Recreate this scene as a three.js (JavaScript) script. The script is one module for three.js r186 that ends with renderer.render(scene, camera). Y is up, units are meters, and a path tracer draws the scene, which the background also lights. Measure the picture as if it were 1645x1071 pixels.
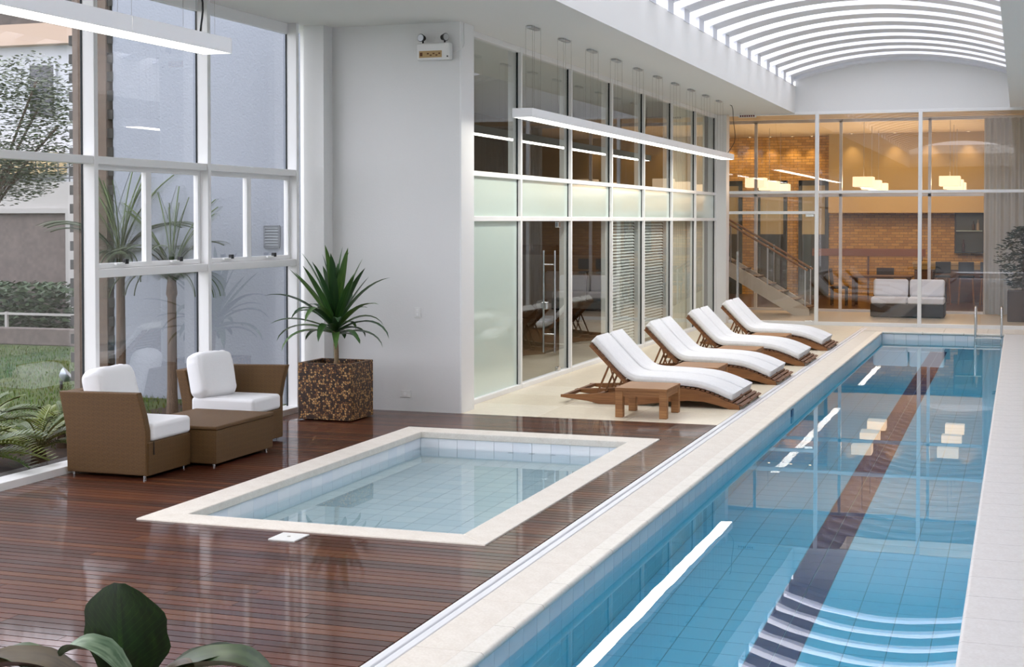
import * as THREE from 'three';
import { RoundedBoxGeometry } from 'three/addons/geometries/RoundedBoxGeometry.js';
import { mergeGeometries } from 'three/addons/utils/BufferGeometryUtils.js';
import { RectAreaLightUniformsLib } from 'three/addons/lights/RectAreaLightUniformsLib.js';

// ------------------------------------------------------------------ camera, sky, exposure
const scene = new THREE.Scene();
const renderer = new THREE.WebGLRenderer();
renderer.toneMapping = THREE.LinearToneMapping;
renderer.toneMappingExposure = 1.34;
renderer.shadowMap.enabled = true;
RectAreaLightUniformsLib.init();
const W = 1645, H = 1071, FOCAL = 2375.6, RAD = Math.PI / 180;
const camera = new THREE.PerspectiveCamera(2 * Math.atan(H / 2 / FOCAL) / RAD, W / H, 0.1, 300);
camera.position.set(0, 2.15, 0);
camera.rotation.set(-1.435 * RAD, 18.985 * RAD, 0, 'YXZ');
camera.setViewOffset(W, H, 0, 122.1, W, H);
scene.background = new THREE.Color(0.94, 0.945, 1.03).multiplyScalar(2.6);     // an even overcast sky

// ------------------------------------------------------------------ helpers
let seedState = 7;
const rnd = () => { seedState = (seedState * 1664525 + 1013904223) >>> 0; return seedState / 4294967296; };
const rr = (a, b) => a + (b - a) * rnd();
const taken = {};
const numbered = (n) => { const k = taken[n] = (taken[n] ?? -1) + 1; return k ? `${n}_${String(k).padStart(3, '0')}` : n; };
const tag = (o, label, category, group, kind) => {
  o.userData.label = label; o.userData.category = category;
  if (group) o.userData.group = group;
  if (kind) o.userData.kind = kind;
  return o;
};
const thing = (name, label, category, pos = [0, 0, 0], turn = 0, group, kind) => {
  const o = new THREE.Group(); o.name = numbered(name); scene.add(o);
  o.position.set(...pos); o.rotation.y = turn;
  return tag(o, label, category, group, kind);
};
const struct = (name, label, category) => thing(name, label, category, [0, 0, 0], 0, null, 'structure');
const part = (name, geo, mat, parent) => {
  const g = Array.isArray(geo) ? join(geo) : geo;
  const m = new THREE.Mesh(g, mat); m.name = name; m.castShadow = m.receiveShadow = true;
  parent.add(m); return m;
};
const solo = (name, geo, mat, label, category, group, kind) => {
  const m = part(numbered(name), geo, mat, scene); return tag(m, label, category, group, kind);
};
const dup = (root, pos, turn = root.rotation.y, label) => {
  const r = root.clone(); r.name = numbered(root.name.replace(/_\d{3}$/, '')); scene.add(r);
  r.position.set(...pos); r.rotation.y = turn; if (label) r.userData.label = label; return r;
};
const join = (list) => {
  const l = list.map((g) => { const n = g.index ? g.toNonIndexed() : g; for (const k of Object.keys(n.attributes)) if (!['position', 'normal', 'uv'].includes(k)) n.deleteAttribute(k); return n; });
  return l.length === 1 ? l[0] : mergeGeometries(l);
};
// uv in metres, taken from the geometry's own axes
const metreUV = (g0) => {
  const g = g0.index ? g0.toNonIndexed() : g0, p = g.attributes.position, n = g.attributes.normal, uv = new Float32Array(p.count * 2);
  for (let i = 0; i < p.count; i++) {
    const ax = Math.abs(n.getX(i)), ay = Math.abs(n.getY(i)), az = Math.abs(n.getZ(i));
    const [u, v] = ay >= ax && ay >= az ? [p.getX(i), p.getZ(i)] : ax >= az ? [p.getZ(i), p.getY(i)] : [p.getX(i), p.getY(i)];
    uv[2 * i] = u; uv[2 * i + 1] = v;
  }
  g.setAttribute('uv', new THREE.BufferAttribute(uv, 2)); return g;
};
const put = (g, x, y, z, rx = 0, ry = 0, rz = 0) => g.applyMatrix4(new THREE.Matrix4().compose(new THREE.Vector3(x, y, z), new THREE.Quaternion().setFromEuler(new THREE.Euler(rx, ry, rz)), new THREE.Vector3(1, 1, 1)));
const bx = (w, h, d, x = 0, y = 0, z = 0, rx = 0, ry = 0, rz = 0) => put(metreUV(new THREE.BoxGeometry(w, h, d)), x, y, z, rx, ry, rz);
const rb = (w, h, d, r, x = 0, y = 0, z = 0, rx = 0, ry = 0, rz = 0, s = 2) => put(metreUV(new RoundedBoxGeometry(w, h, d, s, r)), x, y, z, rx, ry, rz);
const span = (x0, x1, y0, y1, z0, z1) => bx(Math.abs(x1 - x0), Math.abs(y1 - y0), Math.abs(z1 - z0), (x0 + x1) / 2, (y0 + y1) / 2, (z0 + z1) / 2);
// one glass sheet filling a thin box (panes are single sheets, as the thin glass material expects)
const sheet = (x0, x1, y0, y1, z0, z1) => { const dx = Math.abs(x1 - x0), dy = Math.abs(y1 - y0), dz = Math.abs(z1 - z0), c = [(x0 + x1) / 2, (y0 + y1) / 2, (z0 + z1) / 2]; return dx < dz ? put(new THREE.PlaneGeometry(dz, dy), ...c, 0, Math.PI / 2, 0) : dy < dz ? put(new THREE.PlaneGeometry(dx, dz), ...c, -Math.PI / 2, 0, 0) : put(new THREE.PlaneGeometry(dx, dy), ...c); };
const cyl = (r0, r1, h, x, y, z, rx = 0, ry = 0, rz = 0, n = 14) => put(new THREE.CylinderGeometry(r0, r1, h, n).toNonIndexed(), x, y, z, rx, ry, rz);
const V = (x, y, z) => new THREE.Vector3(x, y, z);
const bar = (a, b, r, n = 8) => { // a round bar from a to b
  const d = b.clone().sub(a), g = new THREE.CylinderGeometry(r, r, d.length(), n).toNonIndexed();
  g.applyQuaternion(new THREE.Quaternion().setFromUnitVectors(V(0, 1, 0), d.clone().normalize()));
  const m = a.clone().add(b).multiplyScalar(0.5); g.translate(m.x, m.y, m.z); return g;
};
const beam = (a, b, w, h) => { // a square bar from a to b
  const d = b.clone().sub(a), g = metreUV(new THREE.BoxGeometry(w, d.length(), h));
  g.applyQuaternion(new THREE.Quaternion().setFromUnitVectors(V(0, 1, 0), d.clone().normalize()));
  const m = a.clone().add(b).multiplyScalar(0.5); g.translate(m.x, m.y, m.z); return g;
};
const tube = (pts, r, seg = 20, rad = 8) => new THREE.TubeGeometry(new THREE.CatmullRomCurve3(pts.map((p) => V(...p))), seg, r, rad).toNonIndexed();
const prism = (pts, depth, bevel = 0) => { // outline in x,y pulled along z (centred)
  const s = new THREE.Shape(pts.map(([x, y]) => new THREE.Vector2(x, y)));
  const g = new THREE.ExtrudeGeometry(s, { depth: depth - 2 * bevel, bevelEnabled: bevel > 0, bevelThickness: bevel, bevelSize: bevel, bevelOffset: -bevel, bevelSegments: 2, steps: 1 });
  g.translate(0, 0, -(depth - 2 * bevel) / 2); return metreUV(g);
};

// ------------------------------------------------------------------ textures
const mixc = (a, b, t) => a.map((v, i) => v + (b[i] - v) * t);
const hash = (x, y, s) => { let h = Math.imul(x, 374761393) ^ Math.imul(y, 668265263) ^ Math.imul(s, 1442695041); h = Math.imul(h ^ (h >>> 13), 1274126177); return ((h ^ (h >>> 16)) >>> 0) / 4294967296; };
const noise = (x, y, px, py, s) => { // tiling value noise with periods px, py
  const xi = Math.floor(x), yi = Math.floor(y), f = (t) => t * t * (3 - 2 * t), u = f(x - xi), v = f(y - yi), m = (a, p) => ((a % p) + p) % p;
  const h = (a, b) => hash(m(a, px), m(b, py), s);
  return (h(xi, yi) * (1 - u) + h(xi + 1, yi) * u) * (1 - v) + (h(xi, yi + 1) * (1 - u) + h(xi + 1, yi + 1) * u) * v;
};
const tex = (w, h, size, fn, srgb = true) => { // size: [metres in u, metres in v] of one repeat
  const d = new Uint8Array(w * h * 4);
  for (let y = 0; y < h; y++) for (let x = 0; x < w; x++) { const c = fn(x / w, y / h); for (let k = 0; k < 3; k++) d[(y * w + x) * 4 + k] = Math.max(0, Math.min(255, Array.isArray(c) ? c[k] : c)); d[(y * w + x) * 4 + 3] = 255; }
  const t = new THREE.DataTexture(d, w, h); t.wrapS = t.wrapT = THREE.RepeatWrapping; t.magFilter = THREE.LinearFilter; t.minFilter = THREE.LinearMipmapLinearFilter; t.generateMipmaps = true;
  if (srgb) t.colorSpace = THREE.SRGBColorSpace; t.repeat.set(1 / size[0], 1 / size[1]); t.needsUpdate = true; return t;
};
const grain = (a, b, s, size = [1.6, 0.4]) => tex(512, 128, size, (u, v) => {
  const n = 0.55 * noise(u * 6, v * 40, 6, 40, s) + 0.3 * noise(u * 24, v * 100, 24, 100, s + 1) + 0.25 * noise(u * 3, v * 8, 3, 8, s + 2);
  return mixc(a, b, Math.min(1, n * 0.95));
});
const speckle = (a, b, s, f = 60, size = [1, 1]) => tex(256, 256, size, (u, v) => mixc(a, b, 0.5 * noise(u * f, v * f, f, f, s) + 0.3 * noise(u * 9, v * 9, 9, 9, s + 1) + 0.2 * noise(u * 120, v * 120, 120, 120, s + 2)));
const grey = (f, s, size = [1, 1]) => tex(256, 256, size, (u, v) => 255 * (0.6 * noise(u * f, v * f, f, f, s) + 0.4 * noise(u * f * 2, v * f * 2, f * 2, f * 2, s + 1)), false);
const std = (o) => new THREE.MeshStandardMaterial(o), phys = (o) => new THREE.MeshPhysicalMaterial(o);

const deckMats = [[[58, 26, 16], [96, 50, 32]], [[70, 32, 20], [110, 60, 38]], [[50, 24, 18], [84, 44, 32]], [[80, 42, 24], [124, 74, 46]], [[62, 30, 22], [100, 56, 42]]].map(([a, b], i) =>
  phys({ map: grain(a, b, 11 + i * 5), roughness: 0.42, specularIntensity: 0.25, clearcoat: 0.65, clearcoatRoughness: 0.06 }));
const teak = std({ map: grain([122, 80, 44], [178, 128, 78], 41, [1.2, 0.3]), roughness: 0.55 });
const teakDark = std({ map: grain([92, 56, 32], [140, 92, 58], 46, [1.2, 0.3]), roughness: 0.6 });
const teakRail = std({ map: grain([112, 72, 38], [160, 108, 62], 49, [1.2, 0.3]), roughness: 0.55 });
const weave = (a, b, s) => tex(128, 128, [0.048, 0.048], (u, v) => {
  const i = Math.floor(u * 8), j = Math.floor(v * 8), fu = u * 8 - i, fv = v * 8 - j, over = (i + j) % 2, t = over ? Math.sin(fv * Math.PI) : Math.sin(fu * Math.PI);
  return mixc(a, b, t * (0.65 + 0.35 * hash(i, j, s)));
});
const rattan = std({ map: weave([58, 37, 13], [138, 100, 48], 3), roughness: 0.6, bumpMap: tex(128, 128, [0.048, 0.048], (u, v) => { const i = Math.floor(u * 8), j = Math.floor(v * 8); return 255 * ((i + j) % 2 ? Math.sin((v * 8 - j) * Math.PI) : Math.sin((u * 8 - i) * Math.PI)); }, false), bumpScale: 0.002 });
const darkRattan = std({ map: weave([34, 27, 20], [78, 64, 50], 5), roughness: 0.6 });
const fabricBump = grey(64, 77, [0.2, 0.2]);
const whiteFabric = std({ color: 0xefeff0, roughness: 0.95, bumpMap: fabricBump, bumpScale: 0.0012 });
const terry = std({ map: speckle([238, 238, 240], [252, 252, 253], 81, 40, [0.25, 0.25]), roughness: 1, bumpMap: grey(40, 78, [0.12, 0.12]), bumpScale: 0.003 });
const plaster = std({ color: 0xe6e6e4, roughness: 0.92, bumpMap: grey(90, 21, [0.8, 0.8]), bumpScale: 0.0012 });
const ceilingPaint = std({ color: 0xe9e8e4, roughness: 0.95 });
const whitePaint = std({ color: 0xf1f1f0, roughness: 0.42 });
const louvrePaint = std({ color: 0xe4e6ec, roughness: 0.5 });
const gasket = std({ color: 0x20262a, roughness: 0.7 });
const stone = ['#eadfc8', '#e6dac2', '#efe5d0'].map((c, i) => { const k = new THREE.Color(c).getRGB({}, THREE.SRGBColorSpace), a = [k.r * 255, k.g * 255, k.b * 255]; return phys({ map: speckle(a.map((v) => v - 12), a.map((v) => v + 6), 31 + i, 50, [0.8, 0.8]), roughness: 0.42, clearcoat: 0.25, clearcoatRoughness: 0.25 }); });
const copingStone = std({ map: speckle([220, 211, 198], [240, 234, 224], 35, 60, [0.6, 0.6]), roughness: 0.55 });
const noseStone = std({ map: speckle([226, 220, 208], [244, 240, 232], 36, 60, [0.6, 0.6]), roughness: 0.4 });
const rightStone = std({ map: speckle([226, 222, 218], [242, 240, 238], 37, 60, [0.7, 0.7]), roughness: 0.45 });
const groutDark = std({ color: 0x6f6a62, roughness: 0.95 });
const channelWhite = std({ color: 0xe8e9ec, roughness: 0.4 });
const poolTile = [0xf6f7fb, 0xf0f3f9, 0xf8f9fc].map((c) => std({ color: c, roughness: 0.12 }));
const poolFloorTile = std({ color: 0xd9eaff, roughness: 0.3 });
const poolGrout = std({ color: 0xb0c2ce, roughness: 0.9 });
const laneTile = std({ color: 0x43336f, roughness: 0.3 });
const waterBump = tex(256, 256, [2.4, 2.4], (u, v) => 255 * (0.6 * noise(u * 5, v * 5, 5, 5, 61) + 0.4 * noise(u * 11, v * 11, 11, 11, 62)), false);
const water = phys({ color: 0xffffff, roughness: 0, transmission: 1, ior: 1.333, thickness: 1, attenuationColor: new THREE.Color(0.13, 0.83, 1.0), attenuationDistance: 3.1, bumpMap: waterBump, bumpScale: 0.00022 });
const waterSmall = phys({ color: 0xffffff, roughness: 0, transmission: 1, ior: 1.333, thickness: 1, attenuationColor: new THREE.Color(0.70, 0.92, 0.97), attenuationDistance: 1.3, bumpMap: waterBump, bumpScale: 0.00022 });
const glass = phys({ color: 0xfbfbfd, roughness: 0, transmission: 1, thickness: 0, ior: 1.9 });
const glassGreen = phys({ color: 0xeef3f0, roughness: 0, transmission: 1, thickness: 0, ior: 1.75 });
const frosted = phys({ color: 0xd3e4da, roughness: 0.25, clearcoat: 0.8, clearcoatRoughness: 0.05 });
const chrome = std({ color: 0xd8dadc, metalness: 1, roughness: 0.16 });
const steel = std({ color: 0xb9bbbd, metalness: 1, roughness: 0.35 });
const blackPlastic = std({ color: 0x151515, roughness: 0.5 });
const whitePlastic = std({ color: 0xe9e9e6, roughness: 0.4 });
const cable = std({ color: 0x9a958a, roughness: 0.7 });
const tubeGlow = std({ color: 0xffffff, emissive: new THREE.Color(1.0, 0.97, 0.90), emissiveIntensity: 5, roughness: 0.6 });

// ------------------------------------------------------------------ ground, deck
const BASE = std({ color: 0x2a211c, roughness: 0.95 });
{
  const f = struct('floor', 'dark varnished hardwood deck of narrow boards around the small pool', 'floor');
  part('subfloor', [span(-7.66, -6.02, -0.25, -0.03, 3, -15.35), span(-6.02, -3.31, -0.25, -0.03, 3, -9.11), span(-6.02, -3.31, -0.25, -0.03, -14.16, -15.35), span(-3.31, -3.0, -0.25, -0.03, 3, -15.35)], BASE, f);
  const P = 0.09, geos = {};
  const board = (x0, x1, z) => {
    const L = Math.round((x1 - x0) * 500) / 500, key = L.toFixed(3);
    const g = geos[key] ??= bx(L - 0.003, 0.024, P - 0.009, 0, 0, 0);
    const m = part('board', g, deckMats[Math.floor(rnd() * deckMats.length)], f); m.position.set((x0 + x1) / 2, -0.012, z);
  };
  const row = (x0, x1, z) => { // one row with a few butt joints at joist spacing
    let x = x0; const cuts = [];
    let c = x0 + 0.5 * (1 + Math.floor(rnd() * 6)); while (c < x1 - 0.6) { cuts.push(c); c += 0.5 * (3 + Math.floor(rnd() * 4)); }
    for (const k of [...cuts, x1]) { board(x, k, z); x = k; }
  };
  const rest = [];
  for (let i = 0; i < 204; i++) {
    const z = -15.31 - P / 2 + 0.045 + i * P;
    if (z > 2.9) break;
    if (z > -5.6) { rest.push(bx(4.65, 0.024, P - 0.009, -5.33, -0.012, z)); continue; }
    if (z < -14.15 || z > -9.12) row(-7.655, -3.005, z);
    else { board(-7.655, -6.002, z); board(-3.328, -3.005, z); }
  }
  part('board_stretch', rest, deckMats[0], f).userData.kind = 'stuff';
}
{ // stone terrace under the loungers
  const f = struct('terrace_floor', 'cream limestone terrace paving under the sun loungers', 'floor');
  part('mortar_bed', span(-6.12, -3.0, -0.25, -0.012, -15.352, -31), groutDark, f);
  const g = bx(0.998, 0.03, 0.998), xs = [[-6.10, -5.0], [-5.0, -4.0], [-4.0, -3.0]];
  for (let j = 0; j < 16; j++) for (const [a, b] of xs) {
    const z0 = -15.355 - j * 0.98, m = part('paving_slab', rb(b - a - 0.004, 0.03, 0.976, 0.003, 0, 0, 0, 0, 0, 0, 1), stone[Math.floor(rnd() * 3)], f);
    m.position.set((a + b) / 2, -0.015, z0 - 0.49);
  }
}
{ // drain channel
  const c = struct('trim_1', 'white double-ridged drain channel running along the lap pool coping', 'drain channel');
  part('channel_bed', span(-3.0, -2.88, -0.2, -0.02, 3, -30.2), channelWhite, c);
  part('grate', [rb(0.05, 0.03, 33.2, 0.008, -2.972, -0.012, -13.6), rb(0.05, 0.03, 33.2, 0.008, -2.908, -0.012, -13.6)], channelWhite, c);
}
// ------------------------------------------------------------------ lap pool
const PX0 = -2.53, PX1 = -0.26, PZ1 = -29.4, PZ0 = 2.5, PB = -1.35, WL = -0.15, TP = 0.235;
{
  const p = struct('lap_pool', 'long single-lane lap pool lined with pale blue tiles', 'pool');
  part('shell', [span(PX0 - 0.25, PX0 - 0.02, PB - 0.3, -0.04, PZ0 + 0.2, PZ1 - 0.2), span(PX1 + 0.02, PX1 + 0.25, PB - 0.3, -0.04, PZ0 + 0.2, PZ1 - 0.2), span(PX0, PX1, PB - 0.3, -0.04, PZ1 - 0.2, PZ1 - 0.02), span(PX0, PX1, PB - 0.3, -0.04, PZ0 + 0.02, PZ0 + 0.2), span(PX0 - 0.25, PX1 + 0.25, PB - 0.3, PB - 0.012, PZ0 + 0.2, PZ1 - 0.2)], poolGrout, p);
  const gz = bx(0.02, TP - 0.004, TP - 0.004), gx = bx(TP - 0.004, TP - 0.004, 0.02), lower = [];
  const nz = Math.floor((PZ0 - PZ1) / TP);
  for (let i = 0; i < nz; i++) {
    const z = PZ1 + (i + 0.5) * TP;
    if (z < -5.5) { const m = part('wall_tile', gz, poolTile[Math.floor(rnd() * 3)], p); m.position.set(PX0 - 0.01, -0.045 - TP / 2, z); }
    else lower.push(bx(0.02, TP - 0.004, TP - 0.004, PX0 - 0.01, -0.045 - TP / 2, z));
    for (let r = 1; r < 6; r++) lower.push(bx(0.02, TP - 0.004, TP - 0.004, PX0 - 0.01, -0.045 - TP * (r + 0.5), z));
    for (let r = 0; r < 6; r++) lower.push(bx(0.02, TP - 0.004, TP - 0.004, PX1 + 0.01, -0.045 - TP * (r + 0.5), z));
  }
  for (let i = 0; i < 10; i++) {
    const x = PX0 + (i + 0.5) * 0.227;
    const m = part('wall_tile', gx, poolTile[Math.floor(rnd() * 3)], p); m.position.set(x, -0.045 - TP / 2, PZ1 - 0.01); m.scale.x = 0.227 / TP;
    for (let r = 1; r < 6; r++) lower.push(bx(0.223, TP - 0.004, 0.02, x, -0.045 - TP * (r + 0.5), PZ1 - 0.01));
    for (let r = 0; r < 6; r++) lower.push(bx(0.223, TP - 0.004, 0.02, x, -0.045 - TP * (r + 0.5), PZ0 + 0.01));
  }
  part('submerged_tiles', lower, poolTile[0], p).userData.kind = 'stuff';
  const fl = [], lane = [], cols = [];
  for (let k = 0; k < 4; k++) { cols.push([PX0 + k * 0.2425, 0.2425]); cols.push([-1.26 + k * 0.25, 0.25]); }
  for (let i = 0; i < nz; i++) {
    const z = PZ1 + (i + 0.5) * TP;
    for (const [x, w] of cols) fl.push(bx(w - 0.006, 0.012, TP - 0.006, x + w / 2, PB - 0.006, z));
    for (const x of [-1.485, -1.335]) (i > 4 ? lane : fl).push(bx(0.144, 0.012, TP - 0.003, x, PB - 0.006, z));
  }
  part('floor_tiles', fl, poolFloorTile, p).userData.kind = 'stuff';
  const ln = part('lane_stripe', lane, laneTile, p); ln.userData.label = 'dark purple lane stripe on the pool floor'; ln.userData.kind = 'stuff';
  const sk = part('skimmer_inlet', [rb(0.02, 0.09, 0.16, 0.006, PX0 + 0.004, -0.115, -17.47)], std({ color: 0x3a5f86, roughness: 0.4 }), p); sk.userData.label = 'small dark blue inlet in the pool wall';
  solo('pool_water', rb(PX1 - PX0 + 0.01, WL - PB + 0.02, PZ0 - PZ1 + 0.01, 0.0005, (PX0 + PX1) / 2, (WL + PB - 0.02) / 2, (PZ0 + PZ1) / 2, 0, 0, 0, 1), water, 'clear blue water filling the lap pool', 'water', null, 'stuff');
}
{ // stone coping of the lap pool
  const c = struct('pool_coping', 'pale stone coping with rounded nosing around the lap pool', 'coping');
  part('bed', [span(-2.88, PX0 - 0.02, -0.25, -0.032, 3, PZ1 - 0.1), span(PX1 + 0.02, 3.2, -0.25, -0.032, 3, -30.9), span(-3.0, PX1 + 0.3, -0.25, -0.032, PZ1 - 0.02, -31)], groutDark, c);
  const nose = (len, wide = 0.10) => { const s = new THREE.Shape(); s.moveTo(-wide, -0.045); s.lineTo(0.0, -0.045); s.absarc(0.0, -0.0225, 0.0225, -Math.PI / 2, Math.PI / 2, false); s.lineTo(-wide, 0); s.closePath(); const g = new THREE.ExtrudeGeometry(s, { depth: len - 0.006, bevelEnabled: false, curveSegments: 6 }); g.translate(0, 0, -(len - 0.006) / 2); return metreUV(g); };
  const L = 0.49, ng = nose(L), wg = nose(L, 0.72), slab = rb(0.252, 0.035, 2 * L - 0.004, 0.003, 0, 0, 0, 0, 0, 0, 1);
  for (let i = 0; i < 66; i++) {
    const z = PZ1 + (i + 0.5) * L; if (z > 2.5) break;
    const m = part('nosing', ng, noseStone, c); m.position.set(PX0 + 0.002, 0, z);
    if (i % 2 === 0) { const s = part('coping_slab', slab, copingStone, c); s.position.set(-2.754, -0.0175, z + L / 2); }
    const n = part('coping_slab', wg, rightStone, c); n.position.set(PX1 - 0.002, 0, z); n.rotation.y = Math.PI;
  }
  const fn = nose(0.75);
  for (let i = 0; i < 3; i++) { const m = part('nosing', fn, noseStone, c); m.position.set(PX0 + 0.38 + i * 0.757, 0, PZ1 + 0.0); m.rotation.y = -Math.PI / 2; }
  for (let i = 0; i < 5; i++) { const m = part('coping_slab', rb(0.8, 0.035, 1.28, 0.004, 0, 0, 0, 0, 0, 0, 1), copingStone, c); m.position.set(-2.6 + i * 0.804, -0.0175, -30.14); }
  part('side_paving', span(PX1 + 0.72, 3.2, -0.03, 0, 3, -30.9), rightStone, c);
}
// ------------------------------------------------------------------ small pool
{
  const x0 = -5.75, x1 = -3.57, z0 = -9.38, z1 = -13.86, b = -0.62, T = 0.207;
  const p = struct('small_pool', 'shallow square-cornered children pool set into the timber deck', 'pool');
  part('shell', [span(x0 - 0.22, x0 - 0.015, b - 0.2, -0.04, z0 + 0.22, z1 - 0.22), span(x1 + 0.015, x1 + 0.22, b - 0.2, -0.04, z0 + 0.22, z1 - 0.22), span(x0, x1, b - 0.2, -0.04, z1 - 0.22, z1 - 0.015), span(x0, x1, b - 0.2, -0.04, z0 + 0.015, z0 + 0.22), span(x0 - 0.22, x1 + 0.22, b - 0.2, b - 0.01, z0 + 0.22, z1 - 0.22)], poolGrout, p);
  const gz = bx(0.015, T - 0.004, T - 0.004), gx = bx(T - 0.004, T - 0.004, 0.015), low = [];
  const nz = 22, dz = (z0 - z1) / nz, nx = 11, dx = (x1 - x0) / nx;
  for (let i = 0; i < nz; i++) {
    const z = z1 + (i + 0.5) * dz;
    const m = part('wall_tile', gz, poolTile[Math.floor(rnd() * 3)], p); m.position.set(x0 - 0.0075, -0.04 - T / 2, z);
    for (let r = 1; r < 3; r++) low.push(bx(0.015, T - 0.004, dz - 0.004, x0 - 0.0075, -0.04 - T * (r + 0.5), z));
    for (let r = 0; r < 3; r++) low.push(bx(0.015, T - 0.004, dz - 0.004, x1 + 0.0075, -0.04 - T * (r + 0.5), z));
  }
  for (let i = 0; i < nx; i++) {
    const x = x0 + (i + 0.5) * dx;
    const m = part('wall_tile', gx, poolTile[Math.floor(rnd() * 3)], p); m.position.set(x, -0.04 - T / 2, z1 - 0.0075); m.scale.x = dx / T;
    for (let r = 1; r < 3; r++) low.push(bx(dx - 0.004, T - 0.004, 0.015, x, -0.04 - T * (r + 0.5), z1 - 0.0075));
    for (let r = 0; r < 3; r++) low.push(bx(dx - 0.004, T - 0.004, 0.015, x, -0.04 - T * (r + 0.5), z0 + 0.0075));
  }
  part('submerged_tiles', low, poolTile[0], p).userData.kind = 'stuff';
  for (let i = 0; i < nz; i++) for (let j = 0; j < nx; j++) { const m = part('floor_tile', gxFloor(dx, dz), poolFloorTileS(), p); m.position.set(x0 + (j + 0.5) * dx, b - 0.005, z1 + (i + 0.5) * dz); }
  for (const x of [-4.78, -4.56, -4.34]) part('return_jet', cyl(0.03, 0.03, 0.02, x, -0.2, z1 + 0.005, Math.PI / 2), steel, p);
  solo('small_pool_water', rb(x1 - x0 + 0.01, WL - b + 0.02, z0 - z1 + 0.01, 0.0005, (x0 + x1) / 2, (WL + b - 0.02) / 2, (z0 + z1) / 2, 0, 0, 0, 1), waterSmall, 'pale clear water filling the small pool', 'water', null, 'stuff');
  const c = struct('small_pool_coping', 'cream stone rim framing the small pool', 'coping');
  const rim = (pts, len) => { const s = new THREE.Shape(pts.map(([x, y]) => new THREE.Vector2(x, y))); const g = new THREE.ExtrudeGeometry(s, { depth: 0.05, bevelEnabled: true, bevelThickness: 0.008, bevelSize: 0.008, bevelOffset: -0.008, bevelSegments: 2 }); g.rotateX(Math.PI / 2); g.translate(0, 0.002, 0); return metreUV(g); };
  const X0 = -6.0, X1 = -3.33, Z0 = -9.13, Z1 = -14.14, i0 = x0 + 0.015, i1 = x1 - 0.015, j0 = z0 - 0.015, j1 = z1 + 0.015;
  part('rim_stone', rim([[X0, Z0], [i0, j0], [i1, j0], [X1, Z0]].map(([x, z]) => [x, z])), copingStone, c);
  part('rim_stone', rim([[X0, Z1], [X1, Z1], [i1, j1], [i0, j1]]), copingStone, c);
  part('rim_stone', rim([[X0, Z0], [X0, Z1], [i0, j1], [i0, j0]]), copingStone, c);
  part('rim_stone', rim([[X1, Z0], [i1, j0], [i1, j1], [X1, Z1]]), copingStone, c);
}
function gxFloor(dx, dz) { return gxFloor.g ??= bx(dx - 0.005, 0.01, dz - 0.005); }
function poolFloorTileS() { poolFloorTileS.m ??= [0xf1f5f7, 0xebf1f4, 0xf5f8f9].map((c) => std({ color: c, roughness: 0.3 })); return poolFloorTileS.m[Math.floor(rnd() * 3)]; }
// ------------------------------------------------------------------ room shell
const CY = 4.35;
{
  const w = struct('wall_left', 'grey-white rendered wall with a shallow pilaster behind the potted plant', 'wall');
  part('wall_body', span(-7.86, -5.89, 0, CY, -15.35, -15.75), plaster, w);
  part('pilaster', span(-7.70, -7.45, 0, CY, -15.12, -15.36), plaster, w);
  part('corner_post', rb(0.018, CY, 0.41, 0.004, -5.884, CY / 2, -15.55), whitePaint, w);
}
struct('ceiling', 'flat white plaster ceiling with a deep fascia beside the skylight', 'ceiling');
{
  const c = scene.children[scene.children.length - 1];
  part('ceiling_slab', [span(-8.05, -4.42, CY, 4.92, 3.2, -30.8)], ceilingPaint, c);
  part('side_ceiling', [span(-0.22, 3.4, 4.38, 5.3, 3.2, -30.8)], ceilingPaint, c);
  part('end_ceiling', [span(-4.42, -0.22, 4.38, 4.92, 3.2, 2.4)], ceilingPaint, c);
}
{
  const w = struct('wall_right', 'plain white side wall beyond the pool walkway', 'wall'); part('wall_body', span(3.2, 3.4, 0, 4.4, 3.2, -31), plaster, w);
  const b = struct('wall_front', 'plain white end wall opposite the end glazing', 'wall'); part('wall_body', span(-8.05, 3.4, 0, 5.3, 3, 3.2), plaster, b);
}
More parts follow.
